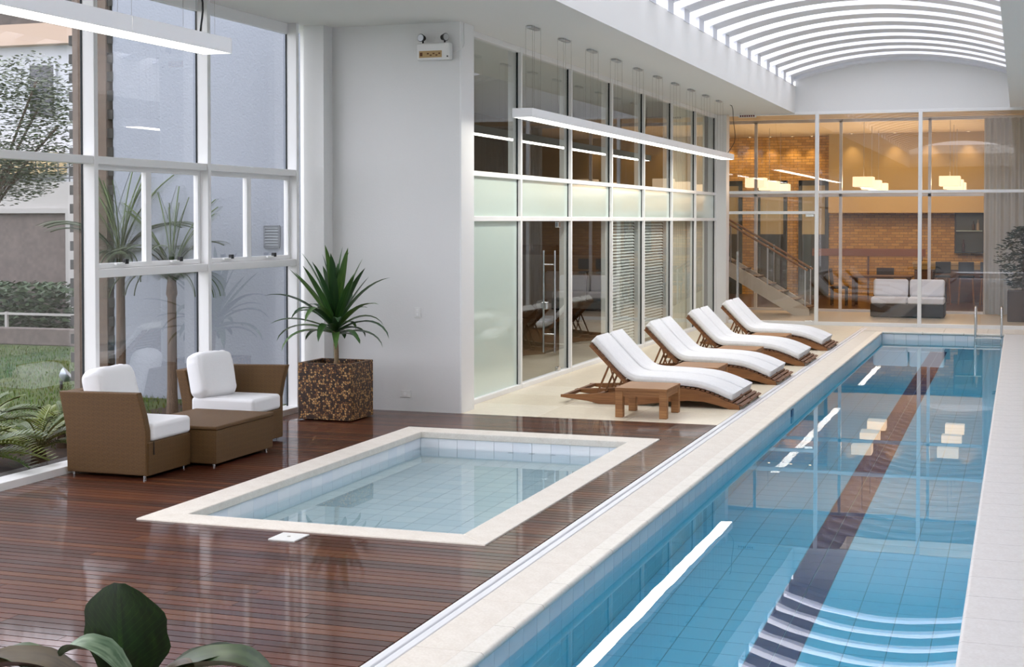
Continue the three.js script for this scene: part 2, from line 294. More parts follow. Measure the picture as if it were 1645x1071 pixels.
// skylight
const arcY = (x) => { const cx = -2.32, R = 6.5, y0 = 5.42 - R; return y0 + Math.sqrt(R * R - (x - cx) ** 2); };
const arcStrip = (x0, x1, lift, thick, depth, n = 28) => { const pts = []; for (let i = 0; i <= n; i++) { const x = x0 + (x1 - x0) * i / n; pts.push([x, arcY(x) + lift]); } for (let i = n; i >= 0; i--) { const x = x0 + (x1 - x0) * i / n; pts.push([x, arcY(x) + lift + thick]); } return prism(pts, depth); };
{
  const s = struct('skylight', 'arched skylight of curved white louvre slats over the lap pool', 'skylight');
  const slat = join([arcStrip(-4.5, -0.2, 0, 0.06, 0.54), span(-4.46, -4.41, 4.9, 5.09, -0.175, 0.175)]);
  for (let k = -1; k < 32; k++) { const m = part('louvre', slat, louvrePaint, s); m.position.z = -29.3 + k; }
  const bent = new THREE.PlaneGeometry(4.4, 33.6, 28, 1).rotateX(-Math.PI / 2), bp = bent.attributes.position;
  for (let i = 0; i < bp.count; i++) { const x = bp.getX(i) - 2.4; bp.setXYZ(i, x, arcY(x) + 0.16, bp.getZ(i) - 14); }
  bent.computeVertexNormals(); part('glazing', bent, glass, s);
  part('side_glazing', sheet(-4.601, -4.6, 4.92, arcY(-4.6) + 0.16, 2.6, -30.8), glass, s);
  const e = struct('wall_back', 'white gable wall under the arched end of the skylight', 'wall');
  const pts = [[-4.42, 4.38], [-0.22, 4.38]]; for (let i = 0; i <= 24; i++) { const x = -0.22 - 4.2 * i / 24; pts.push([x, arcY(x) + 0.3]); }
  part('gable', prism(pts, 0.2), plaster, e).position.z = -30.9;
  part('arch_rib', arcStrip(-4.5, -0.2, -0.06, 0.3, 0.3), louvrePaint, e).position.z = -30.65;
  part('side_gable', span(-6.3, -4.42, CY, 4.92, -30.8, -31), plaster, e);
  part('right_gable', span(-0.22, 3.4, 4.38, 5.3, -30.8, -31), plaster, e);
}
// ------------------------------------------------------------------ garden-side glazing
{
  const zs = [-14.93, -13.02, -11.11, -9.2, -7.29, -5.38, -3.47, -1.56, 0.35, 2.26], XI = -7.66, XG = -7.80;
  for (let i = 0; i < zs.length - 1; i++) {
    const far = zs[i], near = zs[i + 1], w = struct(`window_${i + 1}`, ['white framed garden window bay beside the pilaster', 'white framed garden window bay with the young palm behind it', 'white framed garden window bay behind the wicker armchair'][i] ?? 'white framed garden window bay along the timber deck', 'window');
    part('mullion', rb(XI - XG, CY, 0.06, 0.006, (XI + XG) / 2, CY / 2, far + 0.03), whitePaint, w);
    part('gasket_strip', span(XG + 0.003, XG + 0.021, 0.06, CY - 0.1, far + 0.058, far + 0.066), gasket, w);
    part('transom', rb(XI - XG - 0.02, 0.07, near - far - 0.06, 0.006, (XI + XG) / 2, 2.68, (near + far) / 2 + 0.03), whitePaint, w);
    if (i < 2) part('transom', rb(XI - XG - 0.02, 0.075, near - far - 0.06, 0.006, (XI + XG) / 2, 1.68, (near + far) / 2 + 0.03), whitePaint, w);
    part('head_rail', rb(0.05, 0.12, near - far - 0.06, 0.006, XG + 0.01, CY - 0.06, (near + far) / 2 + 0.03), whitePaint, w);
    part('bottom_rail', rb(0.2, 0.07, near - far, 0.006, XG + 0.06, 0.03, (near + far) / 2), whitePaint, w);
    const g = (y0, y1, z0, z1) => part('pane', sheet(XG - 0.002, XG + 0.002, y0, y1, z0, z1), glass, w);
    g(2.715, CY - 0.1, far + 0.06, near); g(0.06, i < 2 ? 1.645 : 2.645, far + 0.06, near);
    const mid = (far + near) / 2 + 0.03;
    if (i < 2) for (const [a, b] of [[far + 0.06, mid], [mid, near]]) {
      const sash = part('sash', [span(XG, XG + 0.05, 2.60, 2.645, a, b), span(XG, XG + 0.05, 1.72, 1.765, a, b), span(XG, XG + 0.05, 1.765, 2.60, a, a + 0.045), span(XG, XG + 0.05, 1.765, 2.60, b - 0.045, b)], whitePaint, w);
      part('pane', sheet(XG + 0.02, XG + 0.024, 1.765, 2.60, a + 0.045, b - 0.045), glass, sash);
      part('latch', [rb(0.04, 0.045, 0.05, 0.006, XG + 0.07, 1.775, (a + b) / 2 - 0.05)], blackPlastic, sash);
      part('handle', [rb(0.03, 0.02, 0.13, 0.005, XG + 0.08, 1.755, (a + b) / 2 + 0.06)], whitePlastic, sash);
    }
  }
}
// ------------------------------------------------------------------ glass partition to the side room
{
  const zs = [-15.75, -17.87, -20.09, -22.30, -24.38, -26.5, -28.57, -30.62], XG = -6.07;
  const looks = ['frosted lower panel next to the grey wall', 'glass door with tall bar handles', 'clear panels right of the glass door', 'louvre blind behind clear glass', 'louvre blind and pale wall behind clear glass', 'pale curtain behind clear glass', 'pale curtain behind glass at the far corner'];
  for (let i = 0; i < 7; i++) {
    const near = zs[i], far = zs[i + 1], mid = (near + far) / 2, L = near - far;
    const w = struct(`window_${i + 10}`, 'white framed glazing bay of the side room: ' + looks[i], 'window');
    part('mullion', [rb(0.05, CY, 0.055, 0.006, XG + 0.03, CY / 2, far), rb(0.12, CY, 0.05, 0.006, XG - 0.065, CY / 2, far)], whitePaint, w);
    part('gasket_strip', [span(XG - 0.005, XG + 0.012, 0.06, CY - 0.06, far + 0.028, far + 0.05)], gasket, w);
    for (const y of [2.70, 2.17]) part('transom', rb(0.09, 0.06, L - 0.055, 0.006, XG + 0.005, y, mid), whitePaint, w);
    part('head_rail', rb(0.09, 0.07, L - 0.055, 0.006, XG + 0.005, CY - 0.035, mid), whitePaint, w);
    part('sill_rail', rb(0.10, 0.06, L - 0.055, 0.006, XG + 0.01, 0.03, mid), whitePaint, w);
    const g = (n, m, y0, y1, a, b) => part(n, (m === frosted ? span : sheet)(XG - 0.004, XG + 0.004, y0, y1, a, b), m, w);
    g('pane', glassGreen, 2.73, CY - 0.07, near - 0.03, far + 0.03);
    g('frosted_pane', frosted, 2.20, 2.67, near - 0.03, far + 0.03);
    if (i === 0) g('frosted_pane', frosted, 0.06, 2.14, near - 0.03, far + 0.03);
    else if (i === 1) {
      g('pane', glassGreen, 0.06, 2.14, -19.57, far + 0.03);
      const d = g('door_leaf', glassGreen, 0.07, 2.13, near - 0.03, -19.55); d.userData.label = 'frameless glass door leaf';
      part('hinge_clip', [rb(0.05, 0.08, 0.12, 0.01, XG, 2.09, -19.6), rb(0.05, 0.08, 0.12, 0.01, XG, 0.08, -19.6), rb(0.04, 0.1, 0.07, 0.01, XG + 0.02, 1.0, -19.0)], chrome, d);
      for (const x of [-5.99, -6.15]) part('bar_handle', [bar(V(x, 0.35, -19.2), V(x, 1.74, -19.2), 0.014), bar(V(x, 0.6, -19.2), V(XG, 0.6, -19.2), 0.01), bar(V(x, 1.55, -19.2), V(XG, 1.55, -19.2), 0.01)], chrome, d);
    } else g('pane', glassGreen, 0.06, 2.14, near - 0.03, far + 0.03);
  }
  // corner column at the far end
  const c = struct('trim_2', 'white square column where the side room meets the end glazing', 'column');
  part('column_body', rb(0.28, CY, 0.34, 0.006, -5.96, CY / 2, -30.83), whitePaint, c);
}
// ------------------------------------------------------------------ end glazing
{
  const Z = -30.8, X = [-5.82, -3.97, -1.92, 0.13, 2.18, 3.2];
  const looks = ['with a glass door in front of the stair', 'in front of the white sofa', 'behind the pool ladder', 'beside the right wall', 'at the right wall corner'];
  for (let i = 0; i < 5; i++) {
    const a = X[i], b = X[i + 1], L = b - a, mid = (a + b) / 2, w = struct(`window_${i + 20}`, 'tall white framed end glazing bay ' + looks[i], 'window');
    part('mullion', rb(0.075, 4.38, 0.09, 0.006, b, 2.19, Z), whitePaint, w);
    part('transom', rb(L - 0.075, 0.06, 0.09, 0.006, mid, 2.73, Z), whitePaint, w);
    part('head_rail', rb(L - 0.075, 0.06, 0.09, 0.006, mid, 4.35, Z), whitePaint, w);
    part('sill_rail', rb(L - 0.075, 0.08, 0.10, 0.006, mid, 0.03, Z), whitePaint, w);
    const g = (n, y0, y1, x0 = a, x1 = b) => part(n, sheet(x0 + 0.03, x1 - 0.03, y0, y1, Z - 0.004, Z + 0.004), glass, w);
    g('pane', 2.76, 4.32);
    if (i === 0) {
      part('transom', rb(L - 0.075, 0.06, 0.09, 0.006, mid, 2.31, Z), whitePaint, w);
      g('pane', 2.34, 2.70);
      const d = g('door_leaf', 0.03, 2.28); d.userData.label = 'frameless glass door leaf';
      for (const z of [Z + 0.07, Z - 0.07]) part('bar_handle', [bar(V(-5.6, 0.35, z), V(-5.6, 1.5, z), 0.014), bar(V(-5.6, 1.4, z), V(-5.6, 1.4, Z), 0.01)], chrome, d);
      part('hinge_clip', [rb(0.18, 0.06, 0.04, 0.01, b - 0.14, 2.25, Z), rb(0.18, 0.06, 0.04, 0.01, b - 0.14, 0.06, Z)], chrome, d);
    } else g('pane', 0.06, 2.70);
  }
}
// ------------------------------------------------------------------ side room behind the partition
const warmWall = std({ color: 0x8d7c66, roughness: 0.9 }), brownWood = std({ map: grain([70, 46, 28], [116, 80, 52], 91, [1.4, 0.5]), roughness: 0.5 });
const roomFloorMat = phys({ map: speckle([196, 178, 148], [214, 198, 170], 38, 50, [0.8, 0.8]), roughness: 0.35, clearcoat: 0.3, clearcoatRoughness: 0.2 });
{
  const f = struct('side_room_floor', 'beige floor of the room behind the glass partition', 'floor');
  part('floor_slab', span(-10.6, -6.12, -0.25, 0, -16.5, -30.8), roomFloorMat, f);
  const w = struct('wall_side_room', 'brown walls of the room behind the glass partition', 'wall');
  part('long_wall', span(-10.8, -10.6, -0.2, 4.92, -16.5, -31), warmWall, w);
  part('end_wall', span(-10.8, -6.1, 0, 4.92, -30.8, -31), warmWall, w);
  part('ceiling_slab', span(-10.8, -8.05, CY, 4.92, -16.5, -31), ceilingPaint, w);
  part('near_wall', span(-7.86, -6.35, 0, CY, -15.75, -15.8), warmWall, w);
  part('wood_band', [span(-10.6, -10.56, 1.4, 1.75, -17, -30.7), span(-10.5, -6.5, 1.4, 1.62, -30.8, -30.75)], brownWood, w);
}
const blindMat = std({ color: 0xf0f1ec, roughness: 0.5 });
const blind = (z0, z1, label) => {
  const b = thing('louvre_blind', label, 'blind', [-6.16, 0, (z0 + z1) / 2], 0, 'louvre blinds in the side room'), L = z0 - z1;
  part('head_box', rb(0.06, 0.05, L, 0.006, 0, 2.14, 0), blindMat, b);
  const g = bx(0.046, 0.003, L, 0, 0, 0, 0, 0, -0.95);
  for (let k = 0; k < 40; k++) part('slat', g, blindMat, b).position.y = 2.08 - k * 0.05;
  for (const k of [-0.3, 0.3]) part('cord', cyl(0.003, 0.003, 2.0, 0, 1.1, L * k, 0, 0, 0, 5), blindMat, b);
};
blind(-22.5, -24.2, 'white slatted blind hanging in the glazing bay nearer the glass door'); blind(-24.6, -26.3, 'white slatted blind hanging in the glazing bay nearer the pale curtain');
const drape = (len, h, amp, n, mat, name, parent) => { // folded cloth, wave along x
  const N = n * 12, pos = [], uv = [], idx = [];
  for (let i = 0; i <= N; i++) for (let j = 0; j < 2; j++) { const t = i / N, x = (t - 0.5) * len; pos.push(x, j * h, amp * Math.sin(t * n * 2 * Math.PI) + 0.4 * amp * Math.sin(t * n * 3.3 + 1)); uv.push(x, j * h); }
  for (let i = 0; i < N; i++) { const a = i * 2; idx.push(a, a + 2, a + 1, a + 1, a + 2, a + 3); }
  const g = new THREE.BufferGeometry(); g.setAttribute('position', new THREE.Float32BufferAttribute(pos, 3)); g.setAttribute('uv', new THREE.Float32BufferAttribute(uv, 2)); g.setIndex(idx); g.computeVertexNormals();
  return part(name, g, mat, parent);
};
{
  const cm = std({ color: 0xeee8d6, roughness: 1, side: THREE.DoubleSide });
  const c = thing('curtain', 'pale cream curtain hanging behind the last panes of the glass partition', 'curtain', [-6.235, 0.02, -28.55], Math.PI / 2); drape(3.6, 4.3, 0.03, 22, cm, 'cloth', c);
  part('track', bx(3.7, 0.03, 0.04, 0, 4.31, 0), whitePaint, c);
}
const sofa = (name, label, pos, turn, wdt, base, cush, back = 0.82) => {
  const s = thing(name, label, 'sofa', pos, turn), h = wdt / 2;
  part('base', [rb(wdt, 0.28, 0.8, 0.02, 0, 0.16, 0)], base, s);
  part('backrest', [rb(wdt, 0.62, 0.12, 0.03, 0, 0.42, -0.38, -0.08)], base, s);
  for (const k of [-1, 1]) {
    part('seat_cushion', rb(h - 0.015, 0.15, 0.66, 0.04, k * h / 2, 0.375, 0.06, 0, 0, 0, 4), cush, s);
    part('back_cushion', rb(h - 0.03, back - 0.43, 0.17, 0.06, k * h / 2, 0.44 + (back - 0.43) / 2, -0.24, -0.14, 0, 0, 4), cush, s);
  }
  for (const [x, z] of [[-1, -1], [1, -1], [-1, 1], [1, 1]]) part('foot', cyl(0.02, 0.02, 0.03, x * (h - 0.08), 0.015, z * 0.32), steel, s);
  return s;
};
sofa('sofa', 'grey-white two-seat sofa inside the side room behind the glass partition', [-8.75, 0, -30.1], 0, 1.9, darkRattan, whiteFabric, 1.05);
// ------------------------------------------------------------------ corridor and lounge behind the end glazing
const brickTex = tex(512, 512, [1.6, 1.6], (u, v) => {
  const r = Math.floor(v * 20), off = r % 2 ? 0.5 : 0, c = Math.floor(u * 7 + off), fu = u * 7 + off - c, fv = v * 20 - r, j = fu < 0.05 || fv < 0.16, k = hash(c % 7, r, 5);
  return j ? [140, 112, 66] : mixc([172, 130, 62], [222, 176, 96], 0.7 * k + 0.3 * noise(u * 80, v * 80, 80, 80, 6));
});
const brick = std({ map: brickTex, roughness: 0.85, bumpMap: brickTex, bumpScale: 0.01 }), ochre = std({ color: 0xa08a5c, roughness: 0.85 }), lBeam = std({ color: 0xb59d70, roughness: 0.8 }), doorDark = std({ color: 0x26271f, roughness: 0.5 }), panelPale = std({ color: 0xb3a67e, roughness: 0.6 });
{
  const f = struct('lounge_floor', 'sand coloured corridor paving and dark wooden lounge floor behind the end glazing', 'floor');
  part('corridor_slab', span(-9, 3.4, -0.25, 0, -31, -35.5), roomFloorMat, f);
  part('wood_floor', span(-9.2, 3.4, -0.25, 0.004, -35.5, -43.2), phys({ map: grain([58, 34, 22], [92, 58, 38], 93, [2, 0.6]), roughness: 0.35, clearcoat: 0.4, clearcoatRoughness: 0.15 }), f);
  const w = struct('wall_lounge', 'ochre brick end wall of the lounge with a projecting upper wall', 'wall');
  part('brick_wall', span(-9.2, 3.4, 0, 4.6, -43, -43.2), brick, w);
  part('upper_wall', span(-5.1, 3.4, 2.42, 4.6, -42.1, -43), ochre, w);
  part('beam', span(-5.1, 3.4, 2.36, 2.86, -42.04, -42.1), lBeam, w);
  part('side_wall', [span(-9.2, -9.0, 0, 4.6, -31, -43.2), span(3.4, 3.6, 0, 4.6, -30.8, -43.2)], warmWall, w);
  const c = struct('ceiling_lounge', 'warm beige lounge ceiling with recessed downlights', 'ceiling');
  part('ceiling_slab', [span(-9.2, -3.6, 4.56, 4.9, -31, -43.2), span(-3.6, 3.6, 4.56, 4.9, -33.3, -43.2), span(0.6, 3.6, 4.56, 4.9, -31, -33.3), span(-3.6, 0.6, 4.56, 4.9, -31, -31.2)], std({ color: 0xdcc9a6, roughness: 0.95 }), c);
  part('rooflight_pane', sheet(-3.7, 0.7, 4.9, 4.906, -31.1, -33.4), glass, c);
  const doors = [[-8.45, -7.68], [-7.25, -6.38], [-6.05, -5.2]];
  doors.forEach(([a, b], i) => {
    const d = struct(`door_${i + 1}`, ['dark framed lounge door partly hidden by the white column', 'dark framed lounge door between two brick piers above the stair', 'dark framed lounge door next to the ochre upper wall'][i], 'door');
    part('door_frame', [span(a, a + 0.1, 0, 3.3, -42.9, -43), span(b - 0.1, b, 0, 3.3, -42.9, -43), span(a, b, 3.15, 3.3, -42.9, -43)], doorDark, d);
    part('upper_panel', span(a + 0.1, b - 0.1, 1.75, 3.15, -42.94, -43), panelPale, d); part('lower_panel', span(a + 0.1, b - 0.1, 0, 1.75, -42.93, -43), doorDark, d);
  });
  // inner glazing line
  const X = [-9, -6.02, -4.02, -2.0, 0.02, 2.0];
  const g = struct('window_30', 'inner white framed glass screen between the corridor and the lounge', 'window');
  for (const x of X.slice(1)) part('mullion', bx(0.07, 4.5, 0.07, x, 2.25, -35.5), whitePaint, g);
  part('transom', bx(12.4, 0.07, 0.07, -2.8, 2.74, -35.5), whitePaint, g); part('head_rail', bx(12.4, 0.08, 0.07, -2.8, 4.5, -35.5), whitePaint, g); part('sill_rail', bx(12.4, 0.06, 0.08, -2.8, 0.03, -35.5), whitePaint, g);
}
sofa('sofa', 'white cushioned two-seat sofa on a dark woven base in the corridor', [-2.36, 0, -34.0], 0, 1.58, darkRattan, whiteFabric);
{ // stair rising to the left
  const s = thing('staircase', 'open pale stair with glass balustrade and two wooden handrails', 'stairs', [0, 0, -34.2]);
  const x0 = -4.5, rise = 0.172, run = 0.293, n = 14;
  for (const z of [-0.45, 0.45]) part('stringer', prism([[x0, 0], [x0 - 0.35, 0], [x0 - n * run, n * rise - 0.22], [x0 - n * run, n * rise + 0.1], [x0 - 0.02, 0.16]].map(([x, y]) => [x, y + 0.001]), 0.06), std({ color: 0xcfc4ae, roughness: 0.6 }), s).position.z = z;
  for (let k = 0; k < n; k++) part('tread', rb(0.31, 0.045, 0.88, 0.008, x0 - 0.16 - k * run, rise * (k + 1), 0), brownWood, s);
  for (const z of [-0.45, 0.45]) {
    part('handrail', bar(V(x0 - 0.05, 1.02, z), V(x0 - n * run, 1.02 + (n * run - 0.05) * rise / run, z), 0.028, 10), teak, s);
    for (let k = 0; k < 5; k++) { const x = x0 - 0.1 - k * 0.85, y = (x0 - x) * rise / run; part('post', bx(0.03, 0.98, 0.04, x, y + 0.54, z), steel, s); if (k < 4) part('glass_panel', new THREE.ShapeGeometry(new THREE.Shape([[x - 0.03, y + 0.2], [x - 0.82, y + 0.2 + 0.79 * rise / run], [x - 0.82, y + 0.9 + 0.79 * rise / run], [x - 0.03, y + 0.9]].map(([a, b]) => new THREE.Vector2(a, b)))), glass, s).position.z = z; }
  }
}
{
  const cm = phys({ color: 0xc4c6c4, roughness: 1, transmission: 0.2, thickness: 0, side: THREE.DoubleSide });
  const c = thing('curtain', 'tall grey sheer curtain hanging behind the potted tree', 'curtain', [0.55, 0.02, -35.3]); drape(2.7, 4.45, 0.05, 17, cm, 'cloth', c); part('track', bx(2.8, 0.03, 0.05, 0, 4.46, 0), whitePaint, c);
  const cnt = thing('bar_counter', 'ochre bar counter with a pale top under the bottle niche', 'counter', [-1.75, 0, -40.6]);
  part('top', rb(1.9, 0.07, 0.6, 0.01, 0, 1.02, 0), lBeam, cnt); part('front_panel', bx(1.8, 0.98, 0.5, 0, 0.5, 0), brownWood, cnt); part('apron', bx(1.86, 0.12, 0.56, 0, 0.92, 0), ochre, cnt);
  const nch = thing('bottle_niche', 'dark glass-shelved niche in the brick wall above the bar', 'shelf', [-1.35, 0, -42.86]);
  part('backing', bx(0.72, 1.1, 0.1, 0, 1.83, -0.08), std({ color: 0x3c3f37, roughness: 0.3 }), nch); part('side_frame', [bx(0.03, 1.16, 0.24, -0.37, 1.83, 0), bx(0.03, 1.16, 0.24, 0.37, 1.83, 0), bx(0.77, 0.03, 0.24, 0, 2.4, 0), bx(0.77, 0.03, 0.24, 0, 1.26, 0)], doorDark, nch); part('glass_shelf', bx(0.7, 0.02, 0.2, 0, 1.86, 0.02), frosted, nch);
  for (const [x, y, h, c2, l] of [[-1.5, 1.276, 0.34, 0x3a1512, 'dark red bottle on the lower niche shelf'], [-1.12, 1.872, 0.3, 0xb7a58a, 'pale bottle on the upper glass shelf'], [-1.24, 1.872, 0.26, 0x4a3420, 'brown bottle on the upper glass shelf']]) {
    const b = new THREE.LatheGeometry([[0, 0], [0.04, 0], [0.042, 0.02], [0.042, h * 0.6], [0.016, h * 0.75], [0.014, h], [0, h]].map(([r, yy]) => new THREE.Vector2(r, yy)), 14);
    const m = solo('bottle', b, std({ color: c2, roughness: 0.2 }), l, 'bottle', 'bottles in the bar niche'); m.position.set(x, y, -42.84);
  }
  const stool = thing('bar_stool', 'slate blue bar stool in the middle of the row at the bar counter', 'stool', [-1.3, 0, -39.3], 0, 'bar stools at the counter');
  part('seat', rb(0.38, 0.06, 0.36, 0.02, 0, 0.72, 0), std({ color: 0x2f3a4a, roughness: 0.8 }), stool); part('backrest', rb(0.38, 0.3, 0.04, 0.015, 0, 0.95, 0.17, 0.1), std({ color: 0x2f3a4a, roughness: 0.8 }), stool);
  for (const [x, z] of [[-1, -1], [1, -1], [-1, 1], [1, 1]]) part('leg', beam(V(x * 0.19, 0.0, z * 0.18), V(x * 0.15, 0.7, z * 0.14), 0.03, 0.03), teak, stool);
  dup(stool, [-1.9, 0, -39.35], 0.2, 'slate blue bar stool nearest the dining table at the bar counter'); dup(stool, [-0.75, 0, -39.4], -0.15, 'slate blue bar stool nearest the grey curtain at the bar counter');
  const dt = thing('dining_table', 'dark wooden lounge table in front of the bar counter', 'table', [-3.3, 0, -38.2]);
  part('tabletop', rb(1.5, 0.05, 0.9, 0.01, 0, 0.74, 0), brownWood, dt); for (const [x, z] of [[-1, -1], [1, -1], [-1, 1], [1, 1]]) part('leg', bx(0.07, 0.72, 0.07, x * 0.66, 0.36, z * 0.36), brownWood, dt);
  const ch = thing('dining_chair', 'dark lounge chair on the stair side of the dining table', 'chair', [-4.35, 0, -38.2], Math.PI / 2, 'dark chairs around the lounge table');
  part('seat', rb(0.44, 0.06, 0.44, 0.02, 0, 0.45, 0), std({ color: 0x2b211b, roughness: 0.7 }), ch); part('backrest', rb(0.44, 0.42, 0.04, 0.02, 0, 0.72, -0.2, -0.1), std({ color: 0x2b211b, roughness: 0.7 }), ch); for (const [x, z] of [[-1, -1], [1, -1], [-1, 1], [1, 1]]) part('leg', bx(0.035, 0.43, 0.035, x * 0.18, 0.215, z * 0.18), doorDark, ch);
  dup(ch, [-2.25, 0, -38.2], -Math.PI / 2, 'dark lounge chair on the bar side of the dining table'); dup(ch, [-3.3, 0, -39.0], 0, 'dark lounge chair between the dining table and the brick wall');
  const wr = thing('wooden_rail', 'broad horizontal wooden rail on slim posts in the lounge', 'railing', [-3.9, 0, -41]);
  part('rail', rb(3.0, 0.2, 0.06, 0.01, 0, 1.28, 0), std({ color: 0x7a4a28, roughness: 0.5 }), wr); for (const x of [-1.4, 0, 1.4]) part('post', bx(0.05, 1.2, 0.05, x, 0.6, 0), brownWood, wr);
}
// downlights washing the lounge wall
const warmGlow = std({ color: 0xffffff, emissive: new THREE.Color(1.0, 0.72, 0.40), emissiveIntensity: 6 });
[-8.05, -7.43, -6.84, -6.21, -5.66, -5.05].map((x) => [x, -42.72]).concat([-4.45, -3.30, -2.36, -1.36, -0.3].map((x) => [x, -41.82])).forEach(([x, z]) => {
  const d = thing('downlight', z < -42.5 ? 'small recessed downlight washing the brick part of the lounge wall' : 'small recessed downlight washing the plain ochre part of the lounge wall', 'downlight', [x, 4.55, z], 0, z < -42.5 ? 'downlights over the brick wall' : 'downlights over the ochre wall');
  part('bezel', new THREE.TorusGeometry(0.055, 0.01, 6, 16).rotateX(Math.PI / 2), steel, d); part('lamp', cyl(0.045, 0.045, 0.015, 0, 0.002, 0), warmGlow, d);
  const s = new THREE.SpotLight(new THREE.Color(1.0, 0.68, 0.36), 2.4, 0, 0.62, 0.8, 2); s.position.set(0, -0.03, 0); s.target.position.set(0, -2.2, -0.36); s.castShadow = true; d.add(s, s.target);
});
const shadeMat = std({ color: 0xfff1da, emissive: new THREE.Color(1.0, 0.74, 0.46), emissiveIntensity: 0.85, roughness: 0.8 });
for (const [x, l] of [[-6.2, 'above the stair'], [-3.6, 'above the lounge table'], [-1.6, 'above the bar']]) [-36.6, -38.6, -40.5].forEach((z, k) => {
  const p = thing('pendant_lamp', `glowing rectangular shade lamp hanging ${l}, ${['first', 'second', 'third'][k]} from the glass screen`, 'lamp', [x, 3.08 - k * 0.03, z], 0, 'rectangular pendant lamps in the lounge');
  part('shade', rb(0.48, 0.24, 0.48, 0.01, 0, 0, 0), shadeMat, p); part('cord', cyl(0.006, 0.006, 1.34 + k * 0.03, 0, 0.79 + k * 0.015, 0, 0, 0, 0, 6), cable, p);
  const L = new THREE.PointLight(new THREE.Color(1.0, 0.72, 0.44), 2.3, 0, 2); L.castShadow = true; L.shadow.radius = 5; p.add(L);
});
// ------------------------------------------------------------------ linear pendant lights of the pool hall
const linear = (z0, z1, label, cans) => {
  const X = -5.265, Y = 3.30, L = z0 - z1, t = thing('linear_pendant_light', label, 'ceiling light', [X, Y, (z0 + z1) / 2]);
  const n = Math.round(L / 1.2), s = L / n;
  for (let k = 0; k < n; k++) {
    const z = L / 2 - (k + 0.5) * s;
    const h = part('housing', [bx(0.012, 0.10, s - 0.004, -0.11, 0.05, z), bx(0.012, 0.10, s - 0.004, 0.11, 0.05, z), bx(0.23, 0.008, s - 0.004, 0, 0.098, z)], whitePaint, t);
    part('diffuser', bx(0.205, 0.006, s - 0.03, 0, 0.006, z), tubeGlow, h);
  }
  part('end_cap', [bx(0.232, 0.102, 0.006, 0, 0.05, L / 2 + 0.003), bx(0.232, 0.102, 0.006, 0, 0.05, -L / 2 - 0.003)], whitePaint, t);
  for (const cz of cans) {
    const z = cz - (z0 + z1) / 2, c = part('canopy', rb(0.07, 0.03, 0.3, 0.01, 0, CY - Y - 0.015, z), steel, t);
    part('wire', [-1, 1].flatMap((k) => [cyl(0.0013, 0.0013, CY - Y - 0.1, 0.05 * k, (CY - Y + 0.1) / 2, z - 0.12, 0, 0, 0, 4), cyl(0.0013, 0.0013, CY - Y - 0.1, 0.05 * k, (CY - Y + 0.1) / 2, z + 0.12, 0, 0, 0, 4)]), cable, c);
  }
  const A = new THREE.RectAreaLight(new THREE.Color(1.0, 0.96, 0.88), 9, 0.2, L); A.position.set(0, -0.003, 0); A.rotation.x = -Math.PI / 2; t.add(A);
  return t;
};
const far = linear(-15.66, -27.9, 'long white linear light hanging above the sun loungers', Array.from({ length: 10 }, (_, k) => -16.05 - 1.217 * k));
part('power_cable', tube([[0, CY - 3.3, -6.3], [0.03, CY - 3.32, -6.36], [0.05, 0.75, -6.4], [0.1, 0.4, -6.3], [0.03, 0.1, -5.9]], 0.006), blackPlastic, far);
const near = linear(-1.83, -9.03, 'white linear light hanging in front of the garden windows', [-3, -4.2, -5.4, -6.6, -7.8, -8.8]);
part('power_cable', tube([[0, CY - 3.3, -3.2], [0.05, 0.8, -3.22], [0.12, 0.5, -3.1], [0.1, 0.3, -3.25], [0.05, 0.1, -3.3]], 0.007), blackPlastic, near);

